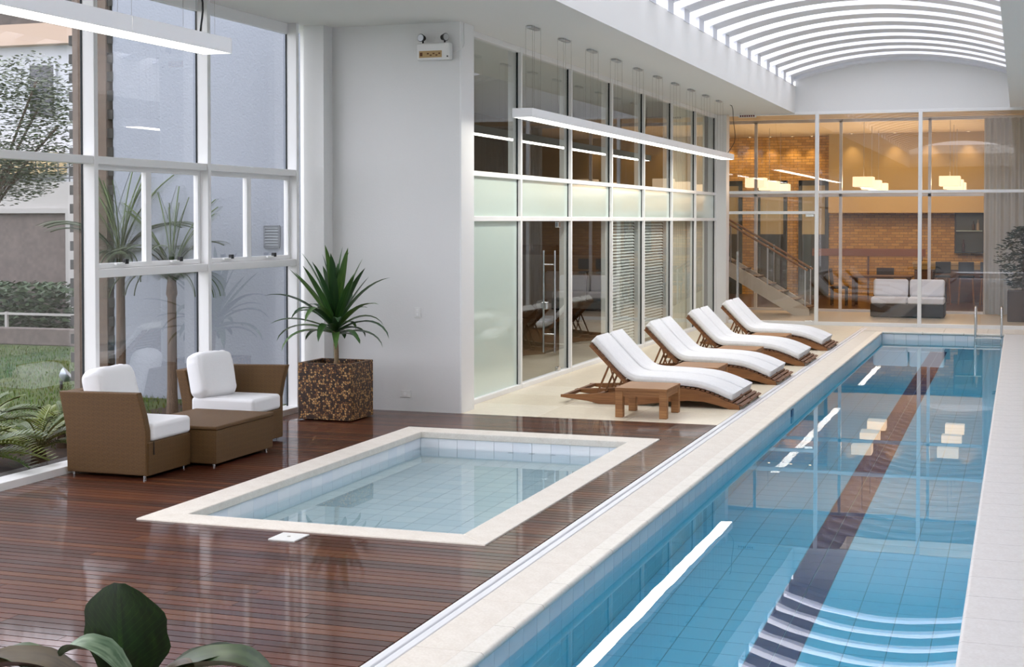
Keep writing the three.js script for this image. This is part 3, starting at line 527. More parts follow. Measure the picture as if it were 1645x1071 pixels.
// ------------------------------------------------------------------ wall fittings
{
  const e = thing('emergency_light', 'white emergency light box with two small black lamp heads on the grey wall', 'emergency light', [-6.17, 3.93, -15.345]);
  part('housing', rb(0.40, 0.19, 0.10, 0.02, 0, 0.09, 0.05), whitePlastic, e);
  const lb = part('label_plate', bx(0.27, 0.075, 0.004, -0.03, 0.06, 0.101), std({ color: 0xb89a6a, roughness: 0.6 }), e); lb.userData.label = 'tan printed label strip';
  part('print', [bx(0.03, 0.04, 0.003, -0.14, 0.06, 0.104), ...[0, 1, 2, 3, 4].map((k) => bx(0.022, 0.014, 0.003, -0.06 + k * 0.034, 0.066 - 0.018 * (k % 2), 0.104))], std({ color: 0x6a4327, roughness: 0.7 }), lb);
  part('end_panel', rb(0.06, 0.18, 0.012, 0.004, 0.165, 0.09, 0.1), whitePlastic, e); part('test_button', cyl(0.008, 0.008, 0.01, 0.175, 0.03, 0.11, Math.PI / 2), blackPlastic, e);
  const head = (x, ry) => { const h = part('lamp_head', [cyl(0.045, 0.03, 0.06, x, 0.245, 0.07, Math.PI / 2, 0, ry), cyl(0.01, 0.01, 0.05, x, 0.2, 0.05)], blackPlastic, e); part('lens', cyl(0.038, 0.038, 0.006, x - 0.032 * Math.sin(ry), 0.245, 0.07 + 0.032 * Math.cos(ry), Math.PI / 2, 0, ry), steel, h); };
  head(-0.14, 0.2); head(0.12, -1.1);
  const c = solo('wall_cable', tube([[-5.97, 4.0, -15.34], [-5.92, 4.02, -15.33], [-5.87, 4.08, -15.4], [-5.87, 4.25, -15.42], [-5.87, 4.34, -15.42]], 0.005), whitePlastic, 'thin white cable rising from the emergency light to the ceiling', 'cable');
  const sw = thing('light_switch', 'white double light switch plate on the grey wall', 'switch', [-6.40, 1.115, -15.35]); part('plate', rb(0.075, 0.115, 0.01, 0.004, 0, 0, 0.005), whitePlastic, sw); for (const y of [-0.022, 0.022]) part('rocker', rb(0.03, 0.034, 0.008, 0.003, 0, y, 0.012), whitePaint, sw);
  const so = thing('wall_socket', 'white power socket plate low on the grey wall', 'socket', [-6.55, 0.195, -15.35]); part('plate', rb(0.125, 0.08, 0.01, 0.004, 0, 0, 0.005), whitePlastic, so); part('outlet', cyl(0.02, 0.02, 0.006, 0.0, 0, 0.012, Math.PI / 2), whitePaint, so);
  const sg = thing('ceiling_sign', 'small dark red lettered strip under the ceiling edge by the end glazing', 'sign', [-5.3, 4.28, -30.2]); part('strip', bx(0.36, 0.06, 0.02), whitePaint, sg); part('lettering', [0, 1, 2, 3, 4, 5, 6].map((k) => bx(0.03, 0.035, 0.004, -0.14 + k * 0.045, 0, 0.011)), std({ color: 0x5e1416, roughness: 0.6 }), sg); part('hanger', [cyl(0.003, 0.003, 0.05, -0.15, 0.05, 0, 0, 0, 0, 5), cyl(0.003, 0.003, 0.05, 0.15, 0.05, 0, 0, 0, 0, 5)], steel, sg);
  const dr = thing('deck_drain', 'square white drain cover set in the timber deck before the small pool', 'drain cover', [-4.67, 0.0, -8.93]); part('plate', rb(0.2, 0.012, 0.22, 0.003, 0, 0.006, 0), whitePlastic, dr); part('finger_hole', [cyl(0.012, 0.012, 0.003, 0, 0.0125, 0.0)], std({ color: 0xa09b95, roughness: 0.6 }), dr);
}
// ------------------------------------------------------------------ pool ladder
{
  const l = thing('pool_ladder', 'chrome pool ladder with two hooped rails at the far end of the lap pool', 'ladder', [0, 0, PZ1]);
  for (const x of [-0.80, -0.33]) part('rail', tube([[x, 0.0, -0.42], [x, 0.35, -0.42], [x, 0.46, -0.34], [x, 0.50, -0.2], [x, 0.47, 0.0], [x, 0.34, 0.08], [x, 0.0, 0.1], [x, -0.4, 0.1], [x, -0.95, 0.1]], 0.021, 40, 10), chrome, l);
  for (const y of [-0.08, -0.30, -0.54, -0.78]) part('step', rb(0.47, 0.025, 0.09, 0.008, -0.565, y, 0.1), whitePlastic, l);
}
// ------------------------------------------------------------------ sun loungers and side tables
const curve2 = (pts, n) => { const c = new THREE.SplineCurve(pts.map(([x, y]) => new THREE.Vector2(x, y))); return c.getSpacedPoints(n).map((p) => [p.x, p.y]); };
const offsetLine = (line, d) => line.map(([x, y], i) => { const a = line[Math.max(0, i - 1)], b = line[Math.min(line.length - 1, i + 1)], dx = b[0] - a[0], dy = b[1] - a[1], l = Math.hypot(dx, dy) || 1; return [x - d * dy / l, y + d * dx / l]; });
const makeLounger = () => {
  const l = thing('sun_lounger', 'slatted teak sun lounger with raised back and white towelling pad', 'sun lounger', [-3.0, 0, 0], 0, 'sun loungers on the stone terrace'), WD = 0.63;
  const railTop = curve2([[-1.32, 0.235], [-0.9, 0.225], [-0.6, 0.215], [-0.38, 0.18], [-0.18, 0.105], [-0.01, 0.045]], 16);
  const rail = [[-2.13, 0.095], [-1.75, 0.115], [-1.36, 0.16], ...railTop, [0.0, 0.0], [-0.12, 0.0], [-0.24, 0.035], [-0.42, 0.075], [-0.6, 0.08], [-0.85, 0.055], [-1.15, 0.01], [-1.3, 0.0], [-1.66, 0.0], [-1.8, 0.03], [-2.13, 0.065]];
  for (const s of [-1, 1]) part('side_rail', prism(rail, 0.035, 0.005), teakRail, l).position.z = s * (WD / 2 - 0.02);
  const seat = curve2([[-1.30, 0.245], [-0.9, 0.235], [-0.6, 0.225], [-0.38, 0.19], [-0.18, 0.115], [0.01, 0.05]], 23), sg = rb(0.042, 0.016, WD, 0.004, 0, 0, 0, 0, 0, 0, 1);
  seat.forEach(([x, y], i) => { const a = seat[Math.max(0, i - 1)], b = seat[Math.min(seat.length - 1, i + 1)], m = part('seat_slat', sg, teakDark, l); m.position.set(x, y, 0); m.rotation.z = Math.atan2(b[1] - a[1], b[0] - a[0]); });
  const h = V(-1.33, 0.25, 0), t = V(-1.77, 0.69, 0), d = t.clone().sub(h), ang = Math.atan2(d.y, d.x);
  for (const s of [-1, 1]) part('back_rail', beam(h.clone().setZ(s * (WD / 2 - 0.04)), t.clone().setZ(s * (WD / 2 - 0.04)), 0.045, 0.03), teakRail, l);
  for (let k = 0; k < 11; k++) { const p = h.clone().addScaledVector(d, 0.03 + 0.95 * k / 10); const m = part('back_slat', sg, teakDark, l); m.position.set(p.x + 0.014, p.y + 0.014, 0); m.rotation.z = ang; }
  for (const s of [-1, 1]) part('back_prop', [beam(V(-1.56, 0.46, s * 0.2), V(-1.72, 0.09, s * 0.2), 0.022, 0.016), beam(V(-1.56, 0.46, s * 0.2), V(-1.46, 0.1, s * 0.2), 0.016, 0.012)], teakRail, l);
  for (const [x, y] of [[-2.08, 0.08], [-1.73, 0.075], [-1.0, 0.1]]) part('cross_bar', bx(0.045, 0.035, WD - 0.06, x, y, 0), teakDark, l);
  // pad following the back and the seat
  const pathB = [...curve2([[-1.77, 0.73], [-1.62, 0.575], [-1.46, 0.41], [-1.335, 0.305], [-1.2, 0.262], [-1.0, 0.254], [-0.7, 0.244], [-0.48, 0.222], [-0.30, 0.172], [-0.17, 0.12], [-0.10, 0.093]], 42)];
  const up = offsetLine(pathB, 0.095), pad = [...pathB, ...up.reverse()];
  part('pad', prism(pad, 0.59, 0.04), terry, l);
  for (const z of [0.2, -0.2]) part('pad_tie', bx(0.012, 0.05, 0.02, -1.755, 0.70, z, 0, 0, 0.78), whiteFabric, l);
  return l;
};
{
  const first = makeLounger(), pairs = [-16.66, -19.33, -21.98, -24.70]; let k = 0;
  const nth = ['first', 'second', 'third', 'fourth'];
  for (const z of pairs) for (const o of [0.325, 0.985]) {
    const p = [-3.0, 0, z - o], lab = `teak lounger with white pad, ${o < 0.5 ? 'timber-deck' : 'end-glazing'} side of the ${nth[k >> 1]} pair from the deck`;
    if (k++ === 0) { first.position.set(...p); first.userData.label = lab; } else dup(first, p, 0, lab);
  }
  const t = thing('side_table', 'low square teak side table', 'table', [-3.89, 0, -15.94], 0, 'low teak tables beside the loungers');
  for (let j = 0; j < 6; j++) part('top_plank', rb(0.58, 0.035, 0.11, 0.004, 0, 0.308, -0.28 + j * 0.112), teak, t);
  part('apron', [bx(0.5, 0.06, 0.03, 0, 0.262, 0.31), bx(0.5, 0.06, 0.03, 0, 0.262, -0.31), bx(0.03, 0.06, 0.6, 0.265, 0.262, 0), bx(0.03, 0.06, 0.6, -0.265, 0.262, 0)], teak, t);
  for (const [x, z] of [[-1, -1], [1, -1], [-1, 1], [1, 1]]) part('leg', rb(0.085, 0.29, 0.085, 0.005, x * 0.245, 0.145, z * 0.29), teak, t);
  t.userData.label = 'low teak table at the timber deck edge of the lounger row';
  ['low teak table between the first and second pair of loungers from the timber deck', 'low teak table between the second and third pair of loungers from the timber deck', 'low teak table between the third and fourth pair of loungers from the timber deck'].forEach((lab, i) => dup(t, [-3.82 + 0.02 * i, 0, [-18.42, -21.07, -23.71][i]], 0, lab));
}
// ------------------------------------------------------------------ wicker seating by the windows
const puff = (w, h, d, seed) => { // a soft pillow with slightly wrinkled edges
  const g = new THREE.SphereGeometry(1, 40, 28), p = g.attributes.position;
  for (let i = 0; i < p.count; i++) {
    let x = p.getX(i), y = p.getY(i), z = p.getZ(i); const f = (v, e) => Math.sign(v) * Math.pow(Math.abs(v), e);
    const m = Math.max(Math.abs(x), Math.abs(y)), rim = m > 0 ? 1 : 1; x = f(x, 0.33); y = f(y, 0.33);
    const edge = Math.max(Math.abs(x), Math.abs(y)), wr = 0.03 * Math.sin((Math.atan2(y, x) * 23) + seed) * Math.pow(edge, 6);
    p.setXYZ(i, x * w / 2 * (1 + wr * 0.6), y * h / 2 * (1 + wr * 0.6), f(z, 0.75) * d / 2 * rim + wr * d * 0.3);
  }
  g.computeVertexNormals(); return metreUV(g);
};
{
  const feet = (o, x0, x1, z0, z1) => { for (const x of [x0, x1]) for (const z of [z0, z1]) part('foot', cyl(0.014, 0.014, 0.045, x, 0.0225, z), chrome, o); };
  const a = thing('wicker_armchair', 'brown wicker armchair with a dangling dark strap on its seat base', 'armchair', [0, 0, 0]);
  part('seat_base', rb(0.72, 0.28, 0.66, 0.012, -7.19, 0.165, -10.91), rattan, a);
  part('arm_panel', prism([[-7.61, 0.03], [-6.84, 0.03], [-6.84, 0.40], [-6.865, 0.52], [-6.925, 0.715], [-7.69, 0.705], [-7.625, 0.40]], 0.075, 0.01), rattan, a).position.z = -10.595;
  part('backrest', prism([[-7.61, 0.03], [-7.50, 0.03], [-7.50, 0.40], [-7.58, 0.70], [-7.69, 0.70], [-7.625, 0.40]], 0.60, 0.01), rattan, a).position.z = -10.935;
  part('seat_cushion', rb(0.66, 0.15, 0.60, 0.035, -7.155, 0.38, -10.945, 0, 0, 0, 4), whiteFabric, a);
  const pa = part('back_cushion', puff(0.58, 0.46, 0.24, 1), whiteFabric, a); pa.position.set(-7.41, 0.665, -10.92); pa.rotation.set(0, Math.PI / 2, 0); pa.rotation.order = 'YXZ'; pa.rotation.x = -0.25;
  const z = part('zip_pull', [bx(0.004, 0.11, 0.012, -6.828, 0.25, -10.66)], blackPlastic, a); z.userData.label = 'dark dangling strap';
  feet(a, -7.57, -6.88, -10.60, -11.2);
  const b = thing('wicker_armchair', 'brown wicker armchair with its arm panel beside the potted plant and a white pillow', 'armchair', [0, 0, 0]);
  part('seat_base', rb(0.72, 0.28, 0.55, 0.012, -7.21, 0.165, -12.71), rattan, b);
  part('arm_panel', prism([[-7.62, 0.03], [-6.86, 0.03], [-6.86, 0.42], [-6.835, 0.56], [-6.785, 0.735], [-7.70, 0.715], [-7.635, 0.40]], 0.075, 0.01), rattan, b).position.z = -12.97;
  part('backrest', prism([[-7.62, 0.03], [-7.52, 0.03], [-7.52, 0.40], [-7.60, 0.71], [-7.70, 0.71], [-7.635, 0.40]], 0.55, 0.01), rattan, b).position.z = -12.68;
  part('seat_cushion', rb(0.68, 0.15, 0.55, 0.035, -7.185, 0.38, -12.665, 0, 0, 0, 4), whiteFabric, b);
  const pb = part('back_cushion', puff(0.48, 0.45, 0.24, 3), whiteFabric, b); pb.position.set(-7.42, 0.655, -12.60); pb.rotation.set(-0.22, Math.PI / 2 - 0.3, 0, 'YXZ');
  feet(b, -7.57, -6.90, -12.46, -12.96);
  const t = thing('wicker_table', 'low brown wicker coffee table between the two armchairs', 'table', [0, 0, 0]);
  part('body', rb(0.82, 0.30, 1.04, 0.012, -7.02, 0.175, -11.81), rattan, t); part('top', rb(0.84, 0.035, 1.06, 0.012, -7.02, 0.34, -11.81), rattan, t); feet(t, -7.38, -6.66, -11.34, -12.28);
}
// ------------------------------------------------------------------ leaves
const ribbon = (len, w, e0, e1, opt = {}) => { // a leaf leaving the origin along +x at elevation e0 that bends to e1
  const n = opt.n ?? 10, fold = opt.fold ?? 0.25, shape = opt.shape ?? ((t) => Math.pow(Math.sin(Math.PI * Math.min(1, 0.12 + t * 0.88)), 0.7)), tw = opt.twist ?? 0;
  const pos = [], uv = [], idx = []; let x = 0, y = 0;
  for (let i = 0; i <= n; i++) {
    const t = i / n, e = e0 + (e1 - e0) * t * t, hw = w / 2 * shape(t), nx = -Math.sin(e), ny = Math.cos(e), a = tw * t;
    for (const s of [-1, 0, 1]) { const up = s ? fold * hw : 0, side = s * hw; pos.push(x + nx * (up * Math.cos(a) + side * Math.sin(a)), y + ny * (up * Math.cos(a) + side * Math.sin(a)), side * Math.cos(a)); uv.push(t, 0.5 + s / 2); }
    x += Math.cos(e) * len / n; y += Math.sin(e) * len / n;
  }
  for (let i = 0; i < n; i++) for (const k of [0, 1]) { const a = i * 3 + k, b = a + 3; idx.push(a, a + 1, b, b, a + 1, b + 1); }
  const g = new THREE.BufferGeometry(); g.setAttribute('position', new THREE.Float32BufferAttribute(pos, 3)); g.setAttribute('uv', new THREE.Float32BufferAttribute(uv, 2)); g.setIndex(idx); g.computeVertexNormals(); return g;
};
const leafMat = (a, b, s, o = {}) => { const t = tex(o.vein ? 256 : 64, o.vein ? 256 : 64, [1, 1], (u, v) => mixc(a, b, 0.5 * noise(u * 4, v * 26, 4, 26, s) + 0.35 * noise(u * 12, v * 12, 12, 12, s + 1) + (Math.abs(v - 0.5) < 0.03 ? 0.35 : 0) + (o.vein && ((u - Math.abs(v - 0.5) * 0.8 + 4) * 14) % 1 < 0.16 ? 0.3 : 0))); return phys({ map: t, roughness: o.rough ?? 0.42, transmission: o.through ?? 0.12, thickness: 0, side: THREE.DoubleSide }); };
const dracMats = [leafMat([30, 66, 30], [86, 124, 56], 101), leafMat([24, 56, 30], [66, 104, 50], 104), leafMat([50, 88, 36], [112, 144, 66], 107)];
const mosaic = (() => { // broken coconut shell chips
  const N = 26, c = []; for (let j = 0; j < N; j++) for (let i = 0; i < N; i++) c.push([(i + 0.1 + 0.8 * hash(i, j, 1)) / N, (j + 0.1 + 0.8 * hash(i, j, 2)) / N, hash(i, j, 3), hash(i, j, 4)]);
  const near2 = (u, v) => { let a = 9, b = 9, k = null; const ci = Math.floor(u * N), cj = Math.floor(v * N); for (let dj = -2; dj <= 2; dj++) for (let di = -2; di <= 2; di++) { const q = c[((cj + dj + N) % N) * N + (ci + di + N) % N]; let dx = Math.abs(u - q[0]), dy = Math.abs(v - q[1]); dx = Math.min(dx, 1 - dx); dy = Math.min(dy, 1 - dy); const d = Math.hypot(dx, dy * (0.7 + 0.6 * q[3])); if (d < a) { b = a; a = d; k = q; } else if (d < b) b = d; } return [b - a, k]; };
  const col = tex(512, 512, [0.62, 0.62], (u, v) => { const [e, k] = near2(u, v); if (e < 0.007) return [28, 17, 10]; return k[2] > 0.66 ? mixc([176, 126, 70], [214, 172, 112], k[3]) : k[2] > 0.4 ? mixc([112, 70, 36], [140, 94, 52], k[3]) : mixc([52, 31, 17], [84, 52, 28], k[3]); });
  const hgt = tex(512, 512, [0.62, 0.62], (u, v) => { const [e, k] = near2(u, v); return e < 0.007 ? 0 : 120 + 120 * k[2]; }, false);
  return std({ map: col, roughness: 0.5, bumpMap: hgt, bumpScale: 0.004 });
})();
const soil = std({ map: speckle([30, 20, 14], [64, 46, 32], 111, 40, [0.3, 0.3]), roughness: 1 });
{
  const p = thing('potted_dracaena', 'spiky green dracaena in a cube planter of coconut shell chips', 'potted plant', [-7.045, 0, -14.58]);
  const X = 0.315, Z = 0.285, Hh = 0.61;
  part('planter', [rb(0.63, Hh, 0.05, 0.008, 0, Hh / 2 + 0.01, Z - 0.025), rb(0.63, Hh, 0.05, 0.008, 0, Hh / 2 + 0.01, -Z + 0.025), rb(0.05, Hh, 0.47, 0.008, X - 0.025, Hh / 2 + 0.01, 0), rb(0.05, Hh, 0.47, 0.008, -X + 0.025, Hh / 2 + 0.01, 0)], mosaic, p);
  part('soil', bx(0.53, 0.5, 0.47, 0, 0.29, 0), soil, p);
  part('trunk', tube([[0, 0.5, 0], [0.01, 0.7, 0.005], [-0.005, 0.9, 0], [0.0, 1.02, 0]], 0.026, 12, 8), std({ map: speckle([120, 100, 76], [168, 146, 116], 113, 30, [0.1, 0.1]), roughness: 0.9 }), p);
  const add = (len, w, e0, e1, yaw, y, k) => { const m = part('leaf', ribbon(len, w, e0, e1, { fold: 0.35 }), dracMats[k % 3], p); m.position.set(0, y, 0); m.rotation.y = yaw; };
  for (let k = 0; k < 46; k++) { const t = k / 46, e0 = 1.5 - t * 1.45 + rr(-0.12, 0.12), bend = t < 0.45 ? rr(0.1, 0.35) : rr(0.7, 1.9) * (0.5 + t); const yaw = k * 2.39996 + rr(-0.2, 0.2), back = Math.max(0, Math.sin(yaw)) * Math.cos(Math.max(0, e0 - bend / 2)); add(rr(0.76, 0.92) * (t > 0.7 ? 0.85 : 1) * (1 - 0.5 * back), rr(0.085, 0.112), e0, Math.max(-1.5, e0 - bend), yaw, 1.04 - 0.14 * t, k); }
}
// broad-leaved plant in front
{
  const p = thing('potted_bird_plant', 'broad dark green leafed plant in a pot at the front edge of the deck', 'potted plant', [-3.38, 0, -5.02]);
  part('pot', new THREE.LatheGeometry([[0, 0], [0.13, 0], [0.17, 0.24], [0.185, 0.25], [0.185, 0.28], [0.165, 0.28], [0.16, 0.22], [0, 0.22]].map(([r, y]) => new THREE.Vector2(r, y)), 28), std({ color: 0x4a3a30, roughness: 0.7 }), p);
  part('soil', cyl(0.16, 0.15, 0.02, 0, 0.225, 0), soil, p);
  const broad = (t) => Math.pow(Math.sin(Math.PI * Math.min(1, 0.07 + 0.92 * Math.pow(t, 1.25))), 0.6) * (1 + 0.05 * Math.sin(t * 19));
  const dk = leafMat([10, 26, 8], [40, 66, 22], 121, { rough: 0.35, through: 0.08, vein: 1 }), md = leafMat([30, 52, 22], [84, 104, 60], 124, { rough: 0.38 }), lt = leafMat([70, 98, 70], [176, 194, 166], 127, { rough: 0.45 }), br = leafMat([52, 40, 22], [104, 88, 58], 129, { rough: 0.45 });
  const yawR = 18.985 * RAD; // sideways directions are given along the line of the deck boards
  const add = (m, len, w, e0, e1, yaw, y, o = {}) => { const l = part('leaf', ribbon(len, w, e0, e1, { n: 16, shape: broad, fold: o.fold ?? 0.12, twist: o.twist ?? 0 }), m, p); l.position.set(o.x ?? 0, y, o.z ?? 0); l.rotation.set(o.roll ?? 0, yaw, 0, 'YXZ'); part('stem', bar(V(0, 0.22, 0), V(o.x ?? 0, y + 0.005, o.z ?? 0), 0.009, 6), md, p); };
  add(dk, 0.45, 0.40, 1.45, 1.62, yawR + 1.25 + Math.PI, 0.26, { fold: 0.22, z: -0.03 });
  add(lt, 0.34, 0.17, 0.75, -0.9, yawR + Math.PI - 0.25, 0.34, { fold: 0.5, z: 0.06, x: 0.08 });
  add(br, 0.56, 0.24, 0.5, -0.9, yawR + Math.PI + 0.1, 0.26, { fold: 0.45, x: -0.1 });
  add(md, 0.46, 0.22, 0.55, -0.7, yawR + Math.PI - 0.4, 0.25, { fold: 0.4, x: -0.2, z: 0.05 });
  add(md, 0.60, 0.24, 0.5, -0.8, yawR - 0.1, 0.27, { fold: 0.45, x: 0.08 });
  add(dk, 0.42, 0.2, 0.45, -0.4, yawR + 0.3, 0.28, { fold: 0.5, x: 0.12, z: -0.05 });
  add(br, 0.34, 0.2, 0.8, -0.4, yawR - 0.5, 0.26, { fold: 0.4, x: 0.1, z: 0.05 });
}
// ------------------------------------------------------------------ garden
const lawnMat = std({ map: tex(256, 256, [2, 2], (u, v) => mixc([36, 52, 14], [74, 92, 28], 0.5 * noise(u * 40, v * 40, 40, 40, 131) + 0.5 * noise(u * 8, v * 8, 8, 8, 132))), roughness: 1 });
const bladeGeo = (() => { const g = ribbon(0.055, 0.011, 1.3, 0.6, { n: 2, fold: 0.2 }); return g; })();
{
  const g = struct('ground', 'green lawn of the garden outside the windows', 'lawn');
  part('lawn', span(-70, -7.9, -0.4, -0.1, 12, -80), lawnMat, g); part('planting_bed', span(-9.7, -7.9, -0.12, -0.085, 3, -15.8), soil, g);
  const bm = std({ color: 0x50651c, roughness: 0.9, side: THREE.DoubleSide }), N = 26000, inst = new THREE.InstancedMesh(bladeGeo, bm, N), M = new THREE.Matrix4(), q = new THREE.Quaternion(), c = new THREE.Color();
  for (let i = 0; i < N; i++) { const z = rr(-22, -8.5), x = rr(-18, -8.9); q.setFromEuler(new THREE.Euler(rr(-0.3, 0.3), rr(0, 6.28), 0)); M.compose(V(x, -0.1, z), q, V(1, rr(0.6, 1.2), 1)); inst.setMatrixAt(i, M); c.setRGB(rr(0.5, 1.1), rr(0.6, 1.1), rr(0.4, 0.8)); inst.setColorAt(i, c); }
  inst.name = 'grass_blades'; inst.userData.kind = 'stuff'; tag(inst, 'short green grass on the garden lawn', 'grass', null, 'stuff'); scene.add(inst);
}
{
  const w = struct('wall_garden', 'tall pale blue-white rendered outer wall ending in a toothed brick pier', 'wall');
  part('render', span(-10.95, -7.86, -0.2, 8.2, -16.2, -16.5), std({ color: 0x90969f, roughness: 0.95, bumpMap: grey(60, 23, [1.2, 1.2]), bumpScale: 0.004 }), w);
  const pm = std({ map: speckle([84, 72, 62], [112, 98, 86], 141, 60, [0.5, 0.5]), roughness: 0.95 });
  part('brick_pier', span(-11.52, -11.02, -0.2, 8.2, -16.15, -16.5), pm, w);
  const tm = std({ color: 0x2c2b27, roughness: 0.9 }), tg = bx(0.08, 0.125, 0.3);
  for (let k = 0; k < 34; k++) for (const x of [-11.555, -10.985]) part('toothed_brick', tg, tm, w).position.set(x, -0.1 + k * 0.24, -16.33);
  const v = thing('wall_vent', 'grey slatted vent grille on the pale outer wall', 'vent', [-8.68, 1.95, -16.2]);
  part('frame', [bx(0.21, 0.02, 0.03, 0, 0.13, 0.015), bx(0.21, 0.02, 0.03, 0, -0.13, 0.015), bx(0.02, 0.26, 0.03, -0.1, 0, 0.015), bx(0.02, 0.26, 0.03, 0.1, 0, 0.015), bx(0.2, 0.26, 0.004, 0, 0, 0.003)], std({ color: 0x6b7076, roughness: 0.6 }), v);
  for (let k = 0; k < 7; k++) part('slat', bx(0.18, 0.018, 0.02, 0, -0.105 + k * 0.035, 0.02, 0.5), std({ color: 0x9aa0a6, roughness: 0.6 }), v);
}
const leaflets = (len, n, ll, lw, e0, e1, droop, fan = 1.0) => { // a feather frond along +x
  const gs = []; let x = 0, y = 0; const pts = [];
  for (let i = 0; i <= n; i++) { const t = i / n, e = e0 + (e1 - e0) * t; pts.push([x, y, 0]);
    if (t > 0.08) for (const s of [-1, 1]) { const L = ll * (0.35 + 0.65 * Math.sin(Math.PI * Math.min(1, 0.15 + t * 0.8))), g = ribbon(L, lw, droop[0], droop[1], { n: 3, fold: 0.2 }); g.rotateY(-s * fan * (1.15 - 0.55 * t)); g.translate(x, y, 0); gs.push(g); }
    x += Math.cos(e) * len / n; y += Math.sin(e) * len / n; }
  gs.push(tube(pts.filter((_, i) => i % 3 === 0 || i === n), 0.008, 14, 5)); return join(gs);
};
const cycM = [leafMat([56, 76, 16], [160, 166, 50], 151), leafMat([34, 58, 16], [104, 126, 38], 153)], cycG = [[0.55, 0.9, -0.3], [0.6, 0.6, -0.5], [0.5, 1.2, 0.2]].map(([l, a, b]) => leaflets(l, 18, 0.16, 0.022, a, b, [0.35, 0.1]));
for (const [x, z, s, lab] of [[-8.45, -10.3, 1.0, 'yellow-green cycad shrub just outside the window behind the near armchair'], [-8.45, -9.3, 1.05, 'dense cycad shrub outside the window at the deck edge'], [-9.2, -11.0, 1.0, 'dark cycad shrub beyond the first shrubs by the window'], [-9.25, -9.8, 1.1, 'tall cycad shrub in the second row by the window'], [-8.45, -11.3, 0.8, 'small cycad shrub hidden behind the near armchair'], [-8.9, -12.3, 0.8, 'low cycad shrub near the palm seen between the armchairs'], [-9.8, -12.2, 0.8, 'low cycad shrub on the lawn between window and palm'], [-8.5, -8.2, 1, 'cycad shrub outside the window farthest from the palms']]) {
  const c = thing('cycad_shrub', lab, 'shrub', [x, -0.1, z], 0, 'cycad shrubs along the garden windows');
  part('stem', cyl(0.06, 0.08, 0.16, 0, 0.08, 0), soil, c);
  for (let k = 0; k < 17; k++) { const f = part('frond', cycG[k % 3], cycM[(k * 7 + Math.round(x * 10)) & 1], c); f.position.y = 0.15; f.rotation.y = k * 2.4 + rr(-0.3, 0.3); f.scale.setScalar(1.2 * s * rr(0.85, 1.15)); }
}
const barkMat = std({ map: speckle([70, 58, 48], [124, 106, 90], 161, 40, [0.3, 0.3]), roughness: 1 });
const palmG = [[1.3, 1.45, 0.6], [1.2, 1.35, -0.4], [1.3, 1.5, 1.0], [1.0, 1.0, -1.45]].map(([l, a, b]) => leaflets(l, 70, 0.26, 0.013, a, b, [0.15, -0.9], 1.0)), palmM = [leafMat([54, 78, 30], [120, 142, 66], 163, { rough: 0.6 }), leafMat([44, 62, 32], [96, 114, 66], 165, { rough: 0.6 })];
for (const [x, z, h, s, lab] of [[-9.2, -14.75, 1.36, 0.84, 'young palm with a slim grey trunk before the pale outer wall'], [-10.05, -15.0, 1.55, 0.9, 'bushy palm close to the toothed brick pier']]) {
  const p = thing('palm_tree', lab, 'palm', [x, -0.1, z]);
  part('trunk', new THREE.LatheGeometry([[0, 0], [0.07, 0], [0.058, 0.3], [0.05, h], [0.065, h + 0.05], [0.04, h + 0.3], [0, h + 0.3]].map(([r, y]) => new THREE.Vector2(r, y)), 12), barkMat, p);
  for (let k = 0; k < 24; k++) { const f = part('frond', palmG[(k * 3) % 4], palmM[k & 1], p); f.position.y = h + 0.15; f.rotation.y = k * 2.4 + x; f.scale.setScalar(s * rr(0.85, 1.15)); }
}
const tree = (label, pos, h, crown, n, mat, group) => {
  const t = thing('garden_tree', label, 'tree', pos, 0, group);
  const limbs = [tube([[0, 0, 0], [0.1, h * 0.3, 0.05], [0, h * 0.6, 0]], 0.11, 10, 7)], spots = [];
  for (let k = 0; k < 14; k++) { const a = k * 2.4, r = crown * rr(0.35, 0.95), y = h * rr(0.62, 1.1); limbs.push(tube([[0, h * 0.5, 0], [Math.cos(a) * r * 0.5, (h * 0.5 + y) / 2 + 0.1, Math.sin(a) * r * 0.5], [Math.cos(a) * r, y, Math.sin(a) * r]], 0.022, 6, 5)); spots.push([Math.cos(a) * r, y, Math.sin(a) * r]); }
  part('trunk', limbs, barkMat, t);
  const lg = ribbon(0.09, 0.045, 0.2, -0.3, { n: 2, fold: 0.1 }), gs = [];
  for (let k = 0; k < n; k++) { const s = spots[k % spots.length], g = lg.clone(); g.rotateX(rr(-0.6, 0.6)); g.rotateY(rr(0, 6.28)); const rad = crown * 0.42 * Math.cbrt(rnd()), a = rr(0, 6.28), b = Math.acos(rr(-1, 1)); g.translate(s[0] + rad * Math.sin(b) * Math.cos(a), s[1] + rad * 0.7 * Math.cos(b), s[2] + rad * Math.sin(b) * Math.sin(a)); gs.push(g); }
  part('foliage', gs, mat, t).userData.kind = 'stuff';
};
const treeM = leafMat([50, 66, 40], [108, 122, 80], 171, { rough: 0.7, through: 0.25 });
tree('loose grey-green garden tree before the white house', [-16.2, -0.1, -20.4], 4.6, 1.7, 12000, treeM);
tree('second garden tree leaning over the boundary wall', [-20.2, -0.1, -21.6], 3.6, 1.5, 6000, treeM);
